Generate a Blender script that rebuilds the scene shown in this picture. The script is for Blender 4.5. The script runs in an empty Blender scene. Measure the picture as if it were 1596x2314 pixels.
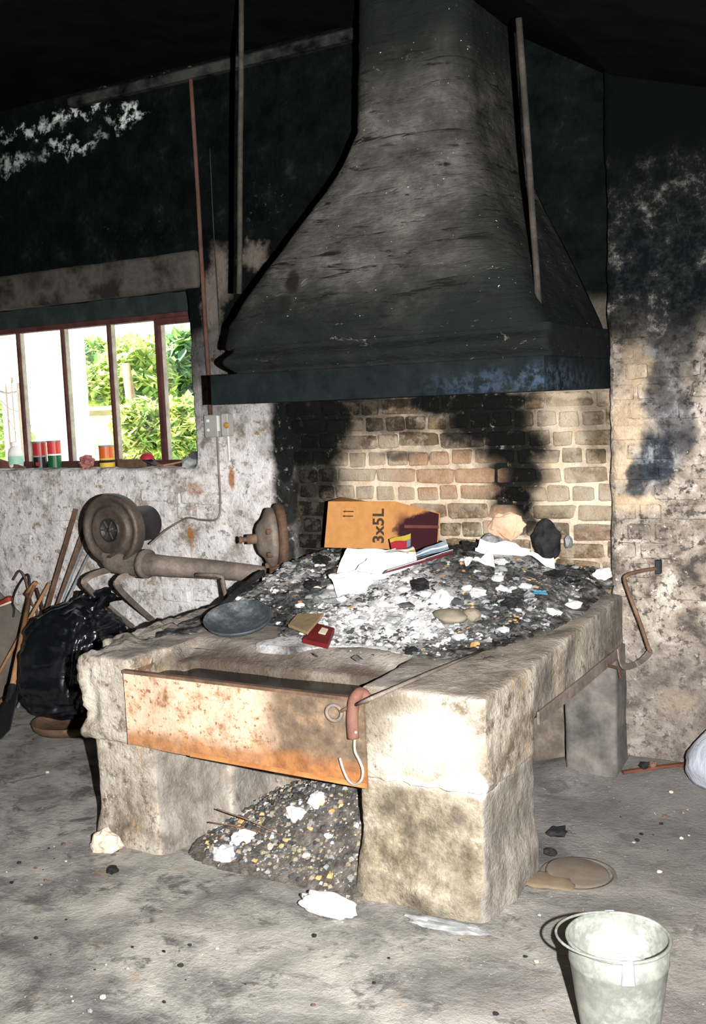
import bpy, bmesh, math, random
import numpy as np
from mathutils import Vector, Matrix, noise

# ------------------------------------------------------------------ camera
W, H = 1596, 2314
FPX = 2400.0
YAW, PITCH, ROLL = map(math.radians, (29.95, 5.83, -2.39))
EYE = Vector((0, 0, 1.65))
scene = bpy.context.scene
COL = scene.collection
CAMROT = Matrix.Rotation(YAW, 3, 'Z') @ Matrix.Rotation(math.pi / 2 - PITCH, 3, 'X') @ Matrix.Rotation(ROLL, 3, 'Z')
cd = bpy.data.cameras.new('camera')
cd.sensor_fit = 'VERTICAL'; cd.sensor_height = 36.0; cd.sensor_width = 36.0
cd.lens = FPX / H * 36.0
cd.clip_start = .05; cd.clip_end = 200
cam = bpy.data.objects.new('camera', cd); COL.objects.link(cam)
cam.matrix_world = Matrix.Translation(EYE) @ CAMROT.to_4x4()
scene.camera = cam

# ------------------------------------------------------------------ light
scene.view_settings.view_transform = 'Standard'
scene.view_settings.look = 'None'
scene.view_settings.exposure = 0.0
scene.view_settings.gamma = 1.0
scene.view_settings.use_curve_mapping = False
w = bpy.data.worlds.new('sky'); scene.world = w; w.use_nodes = True
wb = w.node_tree.nodes['Background']
wb.inputs[0].default_value = (.82, .92, 1.0, 1); wb.inputs[1].default_value = 2.2
sl = bpy.data.lights.new('sun', 'SUN'); sl.energy = 40.0; sl.angle = .02; sl.color = (1, .96, .86)
so = bpy.data.objects.new('sun', sl); COL.objects.link(so)
so.rotation_euler = Vector((.62, .42, -.75)).to_track_quat('-Z', 'Y').to_euler()
# the photographer's flash gun, on a bracket 20 cm right of the lens
fl = bpy.data.lights.new('flash_gun', 'SPOT'); fl.energy = 1800.0; fl.shadow_soft_size = .012
fl.spot_size = math.radians(92); fl.spot_blend = .75; fl.color = (1, .965, .92)
fo = bpy.data.objects.new('flash_gun', fl); COL.objects.link(fo)
fo.matrix_world = Matrix.Translation(EYE + CAMROT @ Vector((.20, .0, -.03))) @ CAMROT.to_4x4()

# ------------------------------------------------------------------ helpers
def ray(px, py):
    return CAMROT @ Vector(((px - W / 2) / FPX, -(py - H / 2) / FPX, -1.0))
def atx(px, py, x):
    d = ray(px, py); return EYE + d * ((x - EYE.x) / d.x)
def aty(px, py, y):
    d = ray(px, py); return EYE + d * ((y - EYE.y) / d.y)
def atz(px, py, z):
    d = ray(px, py); return EYE + d * ((z - EYE.z) / d.z)
def sstep(a, b, x):
    t = min(1, max(0, (x - a) / (b - a))); return t * t * (3 - 2 * t)

def N3(p, s, seed=0.0, octv=3):
    v = 0; a = 1; t = 0
    for i in range(octv):
        v += a * noise.noise(Vector((p[0] * s + seed * 7.13, p[1] * s + seed * 3.7, p[2] * s - seed * 5.1))); t += a
        a *= .55; s *= 2.1
    return v / t

def thing(name, label, cat, loc=(0, 0, 0), group=None):
    o = bpy.data.objects.new(name, None); o.empty_display_size = .05
    COL.objects.link(o); o.location = loc
    o['label'] = label; o['category'] = cat
    if group: o['group'] = group
    return o
def tag(o, label, cat, group=None):
    o['label'] = label; o['category'] = cat
    if group: o['group'] = group
    return o
def link(name, me, mats, parent=None, smooth=False):
    o = bpy.data.objects.new(name, me); COL.objects.link(o)
    for m in (mats if isinstance(mats, (list, tuple)) else [mats]):
        me.materials.append(m)
    if smooth:
        me.polygons.foreach_set('use_smooth', [True] * len(me.polygons))
    if parent is not None:
        o.parent = parent
        o.matrix_parent_inverse = Matrix.Translation(-Vector(parent.location))
    return o
def mesh_obj(name, bm, mats, parent=None, smooth=False):
    me = bpy.data.meshes.new(name); bm.normal_update(); bm.to_mesh(me); bm.free()
    return link(name, me, mats, parent, smooth)
def pyd(name, vs, fs, mats, parent=None, smooth=False):
    me = bpy.data.meshes.new(name); me.from_pydata([tuple(v) for v in vs], [], fs); me.update()
    return link(name, me, mats, parent, smooth)
def struct(o):
    o['kind'] = 'structure'; return o

HEXF = [(0, 3, 2, 1), (4, 5, 6, 7), (0, 1, 5, 4), (1, 2, 6, 5), (2, 3, 7, 6), (3, 0, 4, 7)]
def hexa(bm, pts, mi=0):
    vs = [bm.verts.new(p) for p in pts]
    fs = []
    for f in HEXF:
        fc = bm.faces.new([vs[i] for i in f]); fc.material_index = mi; fs.append(fc)
    return vs, fs
def box(bm, a, b, mi=0):
    x0, y0, z0 = a; x1, y1, z1 = b
    return hexa(bm, [(x0, y0, z0), (x1, y0, z0), (x1, y1, z0), (x0, y1, z0), (x0, y0, z1), (x1, y0, z1), (x1, y1, z1), (x0, y1, z1)], mi)
def bevel_all(bm, w, seg=1):
    bmesh.ops.recalc_face_normals(bm, faces=bm.faces)
    bmesh.ops.bevel(bm, geom=list(bm.edges), offset=w, segments=seg, affect='EDGES', profile=.6)

def tube(bm, pts, r, seg=10, cap=True, mi=0, flat=None, up=None):
    """swept section; r number or list; flat=(w,h) makes a flat bar"""
    pts = [Vector(p) for p in pts]; n = len(pts)
    rs = r if isinstance(r, (list, tuple)) else [r] * n
    rings = []; prev = None
    for i, p in enumerate(pts):
        if i == 0: t = pts[1] - pts[0]
        elif i == n - 1: t = pts[-1] - pts[-2]
        else: t = (pts[i + 1] - pts[i]).normalized() + (pts[i] - pts[i - 1]).normalized()
        t.normalize()
        if prev is None:
            u = Vector(up) if up else (Vector((0, 0, 1)) if abs(t.z) < .9 else Vector((1, 0, 0)))
        else: u = prev
        u = (u - t * u.dot(t)).normalized(); prev = u
        v = t.cross(u)
        ring = []
        if flat:
            for a, b in ((-1, -1), (1, -1), (1, 1), (-1, 1)):
                ring.append(bm.verts.new(p + v * (a * flat[0] / 2) + u * (b * flat[1] / 2)))
        else:
            for k in range(seg):
                a = 2 * math.pi * k / seg
                ring.append(bm.verts.new(p + (u * math.cos(a) + v * math.sin(a)) * rs[i]))
        rings.append(ring)
    m = len(rings[0])
    for i in range(n - 1):
        for k in range(m):
            f = bm.faces.new((rings[i][k], rings[i][(k + 1) % m], rings[i + 1][(k + 1) % m], rings[i + 1][k])); f.material_index = mi
    if cap:
        f = bm.faces.new(rings[0][::-1]); f.material_index = mi
        f = bm.faces.new(rings[-1]); f.material_index = mi
    return rings
def lathe(bm, prof, M=Matrix(), seg=28, mi=0, closed=False):
    """prof: list of (r, h); axis = local Z of M"""
    rings = []
    for r, h in prof:
        if r < 1e-5: rings.append([bm.verts.new(M @ Vector((0, 0, h)))])
        else: rings.append([bm.verts.new(M @ Vector((r * math.cos(2 * math.pi * k / seg), r * math.sin(2 * math.pi * k / seg), h))) for k in range(seg)])
    for a, b in zip(rings[:-1], rings[1:]):
        for k in range(seg):
            k2 = (k + 1) % seg
            if len(a) == 1 and len(b) == 1: continue
            if len(a) == 1: f = bm.faces.new((a[0], b[k], b[k2]))
            elif len(b) == 1: f = bm.faces.new((a[k], b[0], a[k2]))
            else: f = bm.faces.new((a[k], b[k], b[k2], a[k2]))
            f.material_index = mi
    bmesh.ops.recalc_face_normals(bm, faces=bm.faces)
def smooth_path(pts, n=6):
    """Catmull-Rom through pts"""
    P = [Vector(p) for p in pts]; P = [2 * P[0] - P[1]] + P + [2 * P[-1] - P[-2]]
    out = []
    for i in range(1, len(P) - 2):
        a, b, c, d = P[i - 1:i + 3]
        for k in range(n):
            t = k / n
            out.append(.5 * (2 * b + (c - a) * t + (2 * a - 5 * b + 4 * c - d) * t * t + (3 * b - a - 3 * c + d) * t ** 3))
    out.append(P[-2]); return out

def remeshed(name, hexas, voxel, smooth, disp, mats, parent=None, boxes=(), pre=None):
    bm = bmesh.new()
    for h in hexas: hexa(bm, h)
    for a, b in boxes: box(bm, a, b)
    if pre: pre(bm)
    bmesh.ops.recalc_face_normals(bm, faces=bm.faces)
    me = bpy.data.meshes.new('tmp'); bm.to_mesh(me); bm.free()
    t = bpy.data.objects.new('tmp', me); COL.objects.link(t)
    r = t.modifiers.new('r', 'REMESH'); r.mode = 'VOXEL'; r.voxel_size = voxel
    if smooth:
        s = t.modifiers.new('s', 'SMOOTH'); s.factor = .5; s.iterations = smooth
    dg = bpy.context.evaluated_depsgraph_get(); dg.update()
    me2 = bpy.data.meshes.new_from_object(t.evaluated_get(dg))
    bpy.data.objects.remove(t); bpy.data.meshes.remove(me)
    me2.name = name
    if disp:
        nv = len(me2.vertices)
        co = np.empty(nv * 3); me2.vertices.foreach_get('co', co); co = co.reshape(-1, 3)
        no = np.empty(nv * 3, dtype=np.float32); me2.vertex_normals.foreach_get('vector', no); no = no.reshape(-1, 3)
        out = co.copy()
        for i in range(nv):
            out[i] += disp(co[i], no[i])
        me2.vertices.foreach_set('co', out.ravel()); me2.update()
    return link(name, me2, mats, parent, True)

def lump(name, loc, size, seed, amp=.35, mat=None, sub=2, freq=1.6, rot=None, smooth=False, parent=None, flatbase=False, octv=2):
    bm = bmesh.new(); bmesh.ops.create_icosphere(bm, subdivisions=sub, radius=1)
    R = Matrix.Rotation(rot if rot is not None else seed * 1.7, 3, 'Z')
    for v in bm.verts:
        p = v.co.copy()
        k = 1 + amp * N3(p, freq, seed, octv) * 1.6
        if flatbase and p.z < -.35: p.z = -.35
        q = R @ Vector((p.x * k * size[0], p.y * k * size[1], p.z * k * size[2]))
        v.co = q + Vector(loc)
    return mesh_obj(name, bm, mat, parent, smooth)

# ------------------------------------------------------------------ materials
class NT:
    def __init__(s, name):
        s.m = bpy.data.materials.new(name); s.m.use_nodes = True
        s.t = s.m.node_tree; s.b = s.t.nodes['Principled BSDF']; s.out = s.t.nodes['Material Output']
        s._pos = None
    def n(s, typ, **kw):
        nd = s.t.nodes.new(typ)
        for k, v in kw.items(): setattr(nd, k, v)
        return nd
    def l(s, a, b): s.t.links.new(a, b)
    def setin(s, sock, v):
        if hasattr(v, 'is_linked') or isinstance(v, bpy.types.NodeSocket): s.l(v, sock)
        else:
            if isinstance(v, (tuple, list)) and len(v) == 3 and sock.type == 'RGBA': v = (*v, 1)
            sock.default_value = v
    def pos(s):
        if s._pos is None: s._pos = s.n('ShaderNodeNewGeometry').outputs['Position']
        return s._pos
    def obj(s):
        return s.n('ShaderNodeTexCoord').outputs['Object']
    def noise(s, scale, detail=4, rough=.6, vec=None, dist=0.0, col=False):
        nd = s.n('ShaderNodeTexNoise'); s.l(vec if vec is not None else s.pos(), nd.inputs['Vector'])
        nd.inputs['Scale'].default_value = scale; nd.inputs['Detail'].default_value = detail
        nd.inputs['Roughness'].default_value = rough; nd.inputs['Distortion'].default_value = dist
        return nd.outputs['Color' if col else 'Fac']
    def scaled(s, v3, vec=None):
        nd = s.n('ShaderNodeVectorMath', operation='MULTIPLY'); s.l(vec if vec is not None else s.pos(), nd.inputs[0]); nd.inputs[1].default_value = v3
        return nd.outputs[0]
    def rng(s, x, a, b, c=0., d=1., smooth=True):
        nd = s.n('ShaderNodeMapRange'); nd.interpolation_type = 'SMOOTHSTEP' if smooth else 'LINEAR'
        s.setin(nd.inputs[0], x)
        for i, v in zip((1, 2, 3, 4), (a, b, c, d)): nd.inputs[i].default_value = v
        return nd.outputs[0]
    def math(s, op, a, b=0.0, clamp=False):
        nd = s.n('ShaderNodeMath', operation=op); nd.use_clamp = clamp
        s.setin(nd.inputs[0], a); s.setin(nd.inputs[1], b); return nd.outputs[0]
    def mix(s, f, a, b, blend='MIX'):
        nd = s.n('ShaderNodeMix', data_type='RGBA', blend_type=blend)
        s.setin(nd.inputs[0], f); s.setin(nd.inputs[6], a); s.setin(nd.inputs[7], b); return nd.outputs[2]
    def ramp(s, f, stops, interp='LINEAR'):
        nd = s.n('ShaderNodeValToRGB'); s.setin(nd.inputs[0], f); cr = nd.color_ramp; cr.interpolation = interp
        while len(cr.elements) < len(stops): cr.elements.new(.5)
        for e, (p, c) in zip(cr.elements, stops):
            e.position = p; e.color = (*c, 1)
        return nd.outputs[0]
    def sep(s, vec=None):
        nd = s.n('ShaderNodeSeparateXYZ'); s.l(vec if vec is not None else s.pos(), nd.inputs[0]); return nd.outputs
    def warped(s, amt, scale, detail=3):
        c = s.noise(scale, detail, .6, col=True)
        a = s.n('ShaderNodeVectorMath', operation='SUBTRACT'); s.l(c, a.inputs[0]); a.inputs[1].default_value = (.5, .5, .5)
        b = s.n('ShaderNodeVectorMath', operation='SCALE'); s.l(a.outputs[0], b.inputs[0]); b.inputs[3].default_value = amt
        c2 = s.n('ShaderNodeVectorMath', operation='ADD'); s.l(b.outputs[0], c2.inputs[0]); s.l(s.pos(), c2.inputs[1]); return c2.outputs[0]
    def blobs(s, lst, vec, soft=.35):
        """lst of (centre xyz, radii xyz (0 = ignore that axis), strength)"""
        acc = None
        for e in lst:
            c, r, k = e[:3]
            a = s.n('ShaderNodeVectorMath', operation='SUBTRACT'); s.l(vec, a.inputs[0]); a.inputs[1].default_value = c
            b = s.n('ShaderNodeVectorMath', operation='MULTIPLY'); s.l(a.outputs[0], b.inputs[0])
            b.inputs[1].default_value = tuple(1 / q if q else 0 for q in r)
            L = s.n('ShaderNodeVectorMath', operation='LENGTH'); s.l(b.outputs[0], L.inputs[0])
            v = s.rng(L.outputs['Value'], 1 - soft, 1 + soft, k, 0)
            acc = v if acc is None else s.math('MAXIMUM', acc, v)
        return acc
    def bump(s, h, strength=.4, dist=.01):
        nd = s.n('ShaderNodeBump'); nd.inputs['Strength'].default_value = strength; nd.inputs['Distance'].default_value = dist
        s.l(h, nd.inputs['Height']); s.l(nd.outputs[0], s.b.inputs['Normal'])
    def done(s, col, rough=.85, metal=0., spec=.3):
        s.setin(s.b.inputs['Base Color'], col); s.setin(s.b.inputs['Roughness'], rough)
        s.setin(s.b.inputs['Metallic'], metal); s.setin(s.b.inputs['Specular IOR Level'], spec); return s.m

def simple(name, c1, c2=None, scale=8, rough=.8, metal=0., spec=.3, bump=.3, bscale=40, c3=None, lo=.35, hi=.65, objc=True, bdist=.004):
    t = NT(name); v = t.obj() if objc else t.pos()
    c2 = c2 or tuple(x * .8 for x in c1)
    st = [(lo, c1), (hi, c2)] if not c3 else [(lo, c1), ((lo + hi) / 2, c2), (hi, c3)]
    col = t.ramp(t.noise(scale, 5, .65, v), st)
    if bump: t.bump(t.noise(bscale, 4, .6, v), bump, bdist)
    return t.done(col, rough, metal, spec)

SOOT = (.012, .015, .016)
# soot marks on the back wall: (x, z) centres measured on the wall
def xz(px, py, y=4.6):
    p = aty(px, py, y); return (p.x, 0, p.z)
def bl(px, py, rx, ry, k=1.0, y=4.6):
    s = (Vector((aty(px + 1, py, y))) - aty(px, py, y)).length
    sz = (Vector((aty(px, py + 1, y))) - aty(px, py, y)).length
    return (xz(px, py, y), (rx * s, 0, ry * sz), k)
SOOTMARKS = [bl(642, 1000, 30, 130), bl(675, 950, 50, 70), bl(735, 955, 75, 75), bl(700, 1015, 90, 50), bl(648, 1120, 34, 90, .98), bl(700, 1075, 75, 60, .9), bl(700, 1190, 75, 90, .82), bl(640, 1230, 34, 60, .95), bl(835, 945, 60, 40, .6),
             bl(800, 915, 70, 34, .85), bl(880, 905, 110, 22, .85), bl(1020, 905, 120, 38), bl(1105, 950, 110, 58), bl(1160, 1010, 80, 62), bl(1165, 1070, 72, 60), bl(1163, 1135, 52, 50), bl(1090, 905, 130, 24), bl(1050, 970, 60, 30, .9),
             bl(1180, 1180, 34, 34, .9), bl(1235, 1225, 32, 36), bl(930, 1030, 70, 14, .75), bl(900, 965, 60, 20, .7), bl(1090, 990, 40, 40, .8), bl(1345, 930, 40, 60, .55), bl(1360, 990, 30, 50, .5),
             bl(620, 1270, 30, 40, .8), bl(1010, 1245, 40, 18, .7), bl(860, 1200, 200, 14, .0)]
LIMEMARKS = [bl(880, 1070, 90, 60), bl(800, 1075, 40, 50, .8), bl(1280, 960, 50, 60), bl(1250, 1090, 60, 60, .9), bl(1330, 1130, 50, 60, .8), bl(900, 1120, 120, 30), bl(790, 980, 30, 40, .6), bl(1140, 1200, 60, 30, .8), bl(1290, 895, 60, 10, .9), bl(1040, 1110, 60, 40, .4)]

def wall_layers(t, base, breakup=.45):
    """soot common to the whole end wall: dark above, marks on the hearth back"""
    wv = t.warped(.10, 8, 4)
    m = t.blobs(SOOTMARKS, wv, .35)
    m = t.math('MULTIPLY', m, t.rng(t.noise(20, 5, .75), .30, .44, breakup, 1.0))
    col = t.mix(t.blobs(LIMEMARKS, wv, .5), base, t.ramp(t.noise(14, 4, .6), [(.3, (.80, .70, .56)), (.7, (.62, .48, .34))]))
    col = t.mix(t.math('MULTIPLY', m, .99), col, (.006, .0075, .008))
    return col, wv

def m_wall_back():
    t = NT('limewashed_wall')
    n1 = t.noise(5, 6, .65, dist=.4); n2 = t.noise(22, 5, .7)
    lime = t.ramp(t.noise(6, 7, .72), [(.33, (.20, .175, .15)), (.40, (.40, .365, .34)), (.47, (.66, .63, .62)), (.58, (.84, .82, .84)), (.70, (.60, .56, .53))])
    lime = t.mix(t.rng(n2, .54, .66), lime, (.27, .25, .24))
    lime = t.mix(t.math('MULTIPLY', t.rng(t.noise(3.2, 5, .7), .52, .64), .7), lime, (.36, .345, .335))
    lime = t.mix(t.rng(t.noise(9, 5, .7, t.scaled((1, 1, 1.7))), .60, .70), lime, (.34, .25, .15))
    lime = t.mix(t.rng(t.noise(60, 3, .5), .66, .76), lime, (.70, .66, .60))
    # rust runs
    wv0 = t.warped(.03, 20)
    lime = t.mix(t.blobs([bl(523, 1080, 7, 24, .9), bl(430, 1205, 7, 14, .9), bl(432, 1225, 4, 30, .5), bl(440, 1105, 18, 14, .5)], wv0, .4), lime, (.36, .15, .04))
    # exposed brick zone is creamy mortar
    x, y, z = t.sep()
    mort = t.ramp(t.noise(16, 5, .7), [(.3, (.30, .25, .19)), (.5, (.52, .43, .33)), (.7, (.74, .65, .53))])
    mort = t.mix(t.math('MULTIPLY', t.rng(x, -2.4, -2.7), .72), mort, (.075, .065, .055))
    base = t.mix(t.rng(x, -3.02, -2.96), lime, mort)
    col, wv = wall_layers(t, base, .35)
    # soot darkening of the upper wall
    wz = t.sep(t.warped(.35, 2.2, 4))[2]
    up = t.math('MAXIMUM', t.rng(wz, 1.66, 2.12), t.math('MULTIPLY', t.math('MULTIPLY', t.rng(wz, 1.25, 1.95), t.rng(x, -3.72, -3.6)), .9))
    gr = t.ramp(t.noise(7, 6, .7), [(.38, (.0012, .002, .002)), (.6, (.0038, .0058, .0055)), (.76, (.018, .022, .020))])
    col = t.mix(up, col, gr)
    # grey unsooted streak between window and hood, and bare flakes high on the wall
    wv2 = t.warped(.22, 9, 5)
    col = t.mix(t.blobs([bl(500, 620, 22, 60, .55), bl(575, 580, 30, 25, .55), bl(480, 690, 20, 60, .6)], wv2, .5), col, (.22, .185, .16))
    fl_ = t.blobs([bl(285, 262, 40, 15), bl(150, 262, 45, 11, .9), bl(70, 298, 70, 12, .8), bl(160, 330, 60, 14, .8), bl(30, 368, 40, 14, .5), bl(210, 240, 30, 6, .8), bl(330, 188, 70, 6, .5)], t.warped(.34, 8, 5), .55)
    fl_ = t.math('MULTIPLY', fl_, t.rng(t.noise(22, 4, .7), .42, .58))
    col = t.mix(fl_, col, (.62, .68, .66))
    fl2 = t.math('MULTIPLY', t.blobs([bl(600, 470, 60, 50), bl(100, 545, 70, 20, .6), bl(330, 520, 110, 25, .6)], t.warped(.25, 5, 4), .5), t.rng(t.noise(30, 5, .8), .58, .72))
    col = t.mix(fl2, col, (.10, .10, .088))
    h = t.math('ADD', t.noise(7, 6, .65), t.math('MULTIPLY', t.noise(45, 4, .7), .4))
    t.bump(h, .7, .03)
    return t.done(col, .95, 0, .05)

def m_brick():
    t = NT('hearth_brick')
    r = t.n('ShaderNodeObjectInfo').outputs['Random']
    c = t.ramp(r, [(0, (.20, .15, .09)), (.2, (.34, .24, .14)), (.45, (.40, .27, .18)), (.6, (.26, .22, .16)), (.78, (.42, .30, .17)), (.9, (.22, .09, .07)), (1, (.48, .37, .24))])
    c = t.mix(t.rng(t.noise(24, 5, .7), .40, .7), c, (.11, .09, .07))
    c = t.mix(t.rng(t.noise(11, 5, .7), .56, .68), c, (.62, .54, .44))
    x, y, z = t.sep()
    c = t.mix(t.math('MULTIPLY', t.rng(x, -2.35, -2.62), .82), c, (.028, .026, .024))
    sm = t.math('MULTIPLY', t.rng(t.noise(10, 6, .75), .46, .60), .75)
    c = t.mix(sm, c, t.ramp(t.noise(18, 5, .7), [(.3, (.46, .37, .27)), (.7, (.76, .66, .53))]))
    col, wv = wall_layers(t, c, .75)
    col = t.mix(t.blobs([bl(1010, 1075, 110, 55), bl(1140, 1185, 40, 40, .8)], t.warped(.1, 6), .4), col, t.ramp(t.noise(30, 4, .6), [(.35, (.60, .36, .22)), (.65, (.72, .52, .36))]))
    t.bump(t.noise(60, 5, .8), 1, .02)
    return t.done(col, .95, 0, .06)

def m_wall_right():
    t = NT('pier_render')
    n1 = t.noise(6, 6, .68, dist=.5)
    c = t.ramp(n1, [(.34, (.07, .062, .055)), (.44, (.24, .205, .175)), (.54, (.40, .35, .30)), (.66, (.66, .60, .55))])
    c = t.mix(t.rng(t.noise(26, 5, .72), .5, .62), c, (.085, .075, .068))
    c = t.mix(t.rng(t.noise(40, 4, .6), .62, .72), c, (.70, .66, .62))
    wv = t.warped(.14, 7, 4)
    c = t.mix(t.blobs([bl(1430, 1135, 60, 25, .9, 4.5), bl(1420, 950, 40, 60, .8, 4.5), bl(1440, 840, 40, 60, .8, 4.5), bl(1410, 1050, 25, 40, .8, 4.5), bl(1530, 1590, 40, 22, .6, 4.5)], wv, .5), c, t.ramp(t.noise(14, 4), [(.35, (.66, .53, .38)), (.65, (.44, .33, .22))]))
    blue = t.blobs([bl(1490, 1040, 45, 65, 1, 4.5), bl(1530, 960, 45, 90, .8, 4.5), bl(1500, 880, 40, 90, .75, 4.5), bl(1450, 1080, 25, 40, .9, 4.5), bl(1520, 750, 60, 90, .7, 4.5)], wv, .3)
    c = t.mix(blue, c, t.ramp(t.noise(12, 5, .7), [(.38, (.015, .018, .024)), (.55, (.05, .06, .075)), (.68, (.26, .28, .31))]))
    wz = t.sep(t.warped(.5, 3, 5))[2]
    up = t.rng(wz, 1.45, 2.05)
    dk = t.ramp(t.noise(9, 6, .78), [(.44, (.003, .004, .005)), (.56, (.014, .016, .016)), (.64, (.09, .088, .08)), (.72, (.36, .34, .31))])
    c = t.mix(up, c, dk)
    up2 = t.rng(t.sep(t.warped(.3, 3))[2], 2.15, 2.7)
    c = t.mix(up2, c, (.0015, .0022, .0022))
    low = t.rng(t.sep()[2], .75, .45)
    c = t.mix(t.math('MULTIPLY', low, .55), c, (.12, .11, .105))
    t.bump(t.math('ADD', t.noise(9, 6, .7), t.math('MULTIPLY', t.noise(50, 4, .7), .4)), .8, .03)
    return t.done(c, .95, 0, .05)

def m_forge(name='hearth_concrete', tint=1.0):
    t = NT(name)
    n1 = t.noise(5, 6, .65, dist=.3)
    c = t.ramp(n1, [(.32, (.105, .085, .065)), (.42, (.24, .205, .165)), (.53, (.40, .36, .305)), (.68, (.56, .52, .455))])
    c = t.mix(t.rng(t.noise(18, 6, .76), .50, .66), c, (.14, .11, .075))
    c = t.mix(t.math('MULTIPLY', t.rng(t.noise(8, 5, .7), .56, .66), .6), c, (.42, .30, .17))
    c = t.mix(t.rng(t.noise(60, 4, .7), .62, .72), c, (.66, .62, .56))
    wv = t.warped(.12, 7, 4)
    def P(px, py, r, k=1., y=2.95): 
        p = aty(px, py, y); return ((p.x, p.y, p.z), (r[0], .3, r[1]), k)
    # pale bare patches on the front right block
    pale = t.blobs([P(960, 1660, (.13, .13)), P(930, 1775, (.10, .035)), P(1020, 1785, (.07, .04)), P(1040, 1700, (.06, .12), .9), P(220, 1590, (.07, .08), .8), P(900, 1720, (.05, .04), .8)], wv, .4)
    c = t.mix(t.math('MULTIPLY', pale, .7), c, (.60, .56, .48))
    # brown and soot marks on the front right pier
    br = t.blobs([P(900, 1950, (.09, .05), .8), P(1000, 2000, (.16, .04), .7), P(850, 1620, (.05, .10), .6), P(860, 1840, (.12, .06), .35), P(1060, 1960, (.06, .12), .7), P(900, 1590, (.16, .03), .6)], wv, .5)
    c = t.mix(t.math('MULTIPLY', br, .8), c, (.11, .085, .055))
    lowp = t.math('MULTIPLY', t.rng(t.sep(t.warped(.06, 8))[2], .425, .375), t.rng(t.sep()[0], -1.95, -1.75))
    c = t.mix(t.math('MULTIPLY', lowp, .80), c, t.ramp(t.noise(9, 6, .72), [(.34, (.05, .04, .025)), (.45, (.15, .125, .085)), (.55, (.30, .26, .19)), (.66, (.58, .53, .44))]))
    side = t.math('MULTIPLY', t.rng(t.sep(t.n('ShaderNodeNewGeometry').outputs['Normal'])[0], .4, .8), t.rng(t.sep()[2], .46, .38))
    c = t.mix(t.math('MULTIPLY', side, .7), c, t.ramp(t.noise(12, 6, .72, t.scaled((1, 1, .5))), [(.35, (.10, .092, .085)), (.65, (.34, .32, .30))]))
    lip = t.blobs([P(930, 1772, (.085, .022)), P(1030, 1790, (.075, .022)), P(1075, 1780, (.04, .05), .8)], t.warped(.05, 16, 4), .3)
    c = t.mix(t.math('MULTIPLY', lip, .9), c, (.74, .71, .64))
    # oily grey on the slab's right side
    gy = t.blobs([((-1.27, 3.45, .62), (.14, .10, .11), .85), ((-1.27, 3.75, .62), (.12, .07, .12), .8), ((-1.27, 4.25, .68), (.14, .28, .16), .7), ((-1.27, 4.0, .62), (.1, .03, .05), .9)], wv, .4)
    streak = t.rng(t.noise(14, 3, .6, t.scaled((1, 1, .15))), .38, .62)
    c = t.mix(t.math('MULTIPLY', gy, t.math('ADD', t.math('MULTIPLY', streak, .5), .4)), c, (.085, .085, .088))
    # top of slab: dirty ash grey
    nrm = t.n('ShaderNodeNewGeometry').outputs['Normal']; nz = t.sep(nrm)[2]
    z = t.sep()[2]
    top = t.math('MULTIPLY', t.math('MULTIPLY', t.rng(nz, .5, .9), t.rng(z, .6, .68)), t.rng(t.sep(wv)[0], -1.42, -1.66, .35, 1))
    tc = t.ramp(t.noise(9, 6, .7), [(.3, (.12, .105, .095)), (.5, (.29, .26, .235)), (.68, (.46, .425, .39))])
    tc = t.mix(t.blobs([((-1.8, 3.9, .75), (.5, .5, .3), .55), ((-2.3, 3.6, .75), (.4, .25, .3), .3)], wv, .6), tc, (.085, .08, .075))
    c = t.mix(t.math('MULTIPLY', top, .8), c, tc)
    # trough well is smoked
    well = t.blobs([((-2.2, 3.20, .66), (.58, .16, .085), .95)], wv, .35)
    c = t.mix(t.math('MULTIPLY', well, t.rng(t.noise(6, 4), .35, .55, .55, .95)), c, (.075, .055, .042))
    # orange crumbs
    c = t.mix(t.math('MULTIPLY', t.rng(t.noise(24, 3, .6), .72, .78), .7), c, (.40, .20, .06))
    t.bump(t.math('ADD', t.noise(12, 6, .7), t.math('MULTIPLY', t.noise(70, 4, .7), .35)), .7, .025)
    return t.done(c, .9, 0, .25)

def m_floor():
    t = NT('floor_concrete')
    n1 = t.noise(2.6, 7, .68, dist=.5)
    c = t.ramp(n1, [(.32, (.085, .083, .082)), (.43, (.20, .195, .185)), (.54, (.335, .325, .30)), (.68, (.47, .455, .42))])
    c = t.mix(t.rng(t.noise(7, 6, .75, dist=.6), .52, .66), c, (.105, .10, .098))
    c = t.mix(t.math('MULTIPLY', t.rng(t.noise(3.2, 5, .7, t.scaled((1, 2.2, 1))), .55, .68), .6), c, (.075, .075, .08))
    c = t.mix(t.math('MULTIPLY', t.rng(t.noise(26, 5, .75), .58, .70), .6), c, (.10, .095, .09))
    c = t.mix(t.math('MULTIPLY', t.rng(t.noise(5, 5, .7), .60, .72), .5), c, (.33, .24, .15))
    x, y, z = t.sep(t.warped(.5, 2))
    c = t.mix(t.math('MULTIPLY', t.rng(x, -1.5, -.9), .55), c, (.16, .145, .135))
    fy = t.sep(t.warped(.8, 1.5))[1]
    c = t.mix(t.math('MULTIPLY', t.math('MULTIPLY', t.rng(fy, 3.1, 4.2), t.rng(x, -1.9, -1.4)), .6), c, (.13, .125, .125))
    c = t.mix(t.rng(t.noise(90, 2, .5), .71, .76), c, (.55, .53, .50))
    t.bump(t.math('ADD', t.noise(10, 6, .7), t.math('MULTIPLY', t.noise(80, 3, .7), .3)), .45, .02)
    return t.done(c, .85, 0, .3)

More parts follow.
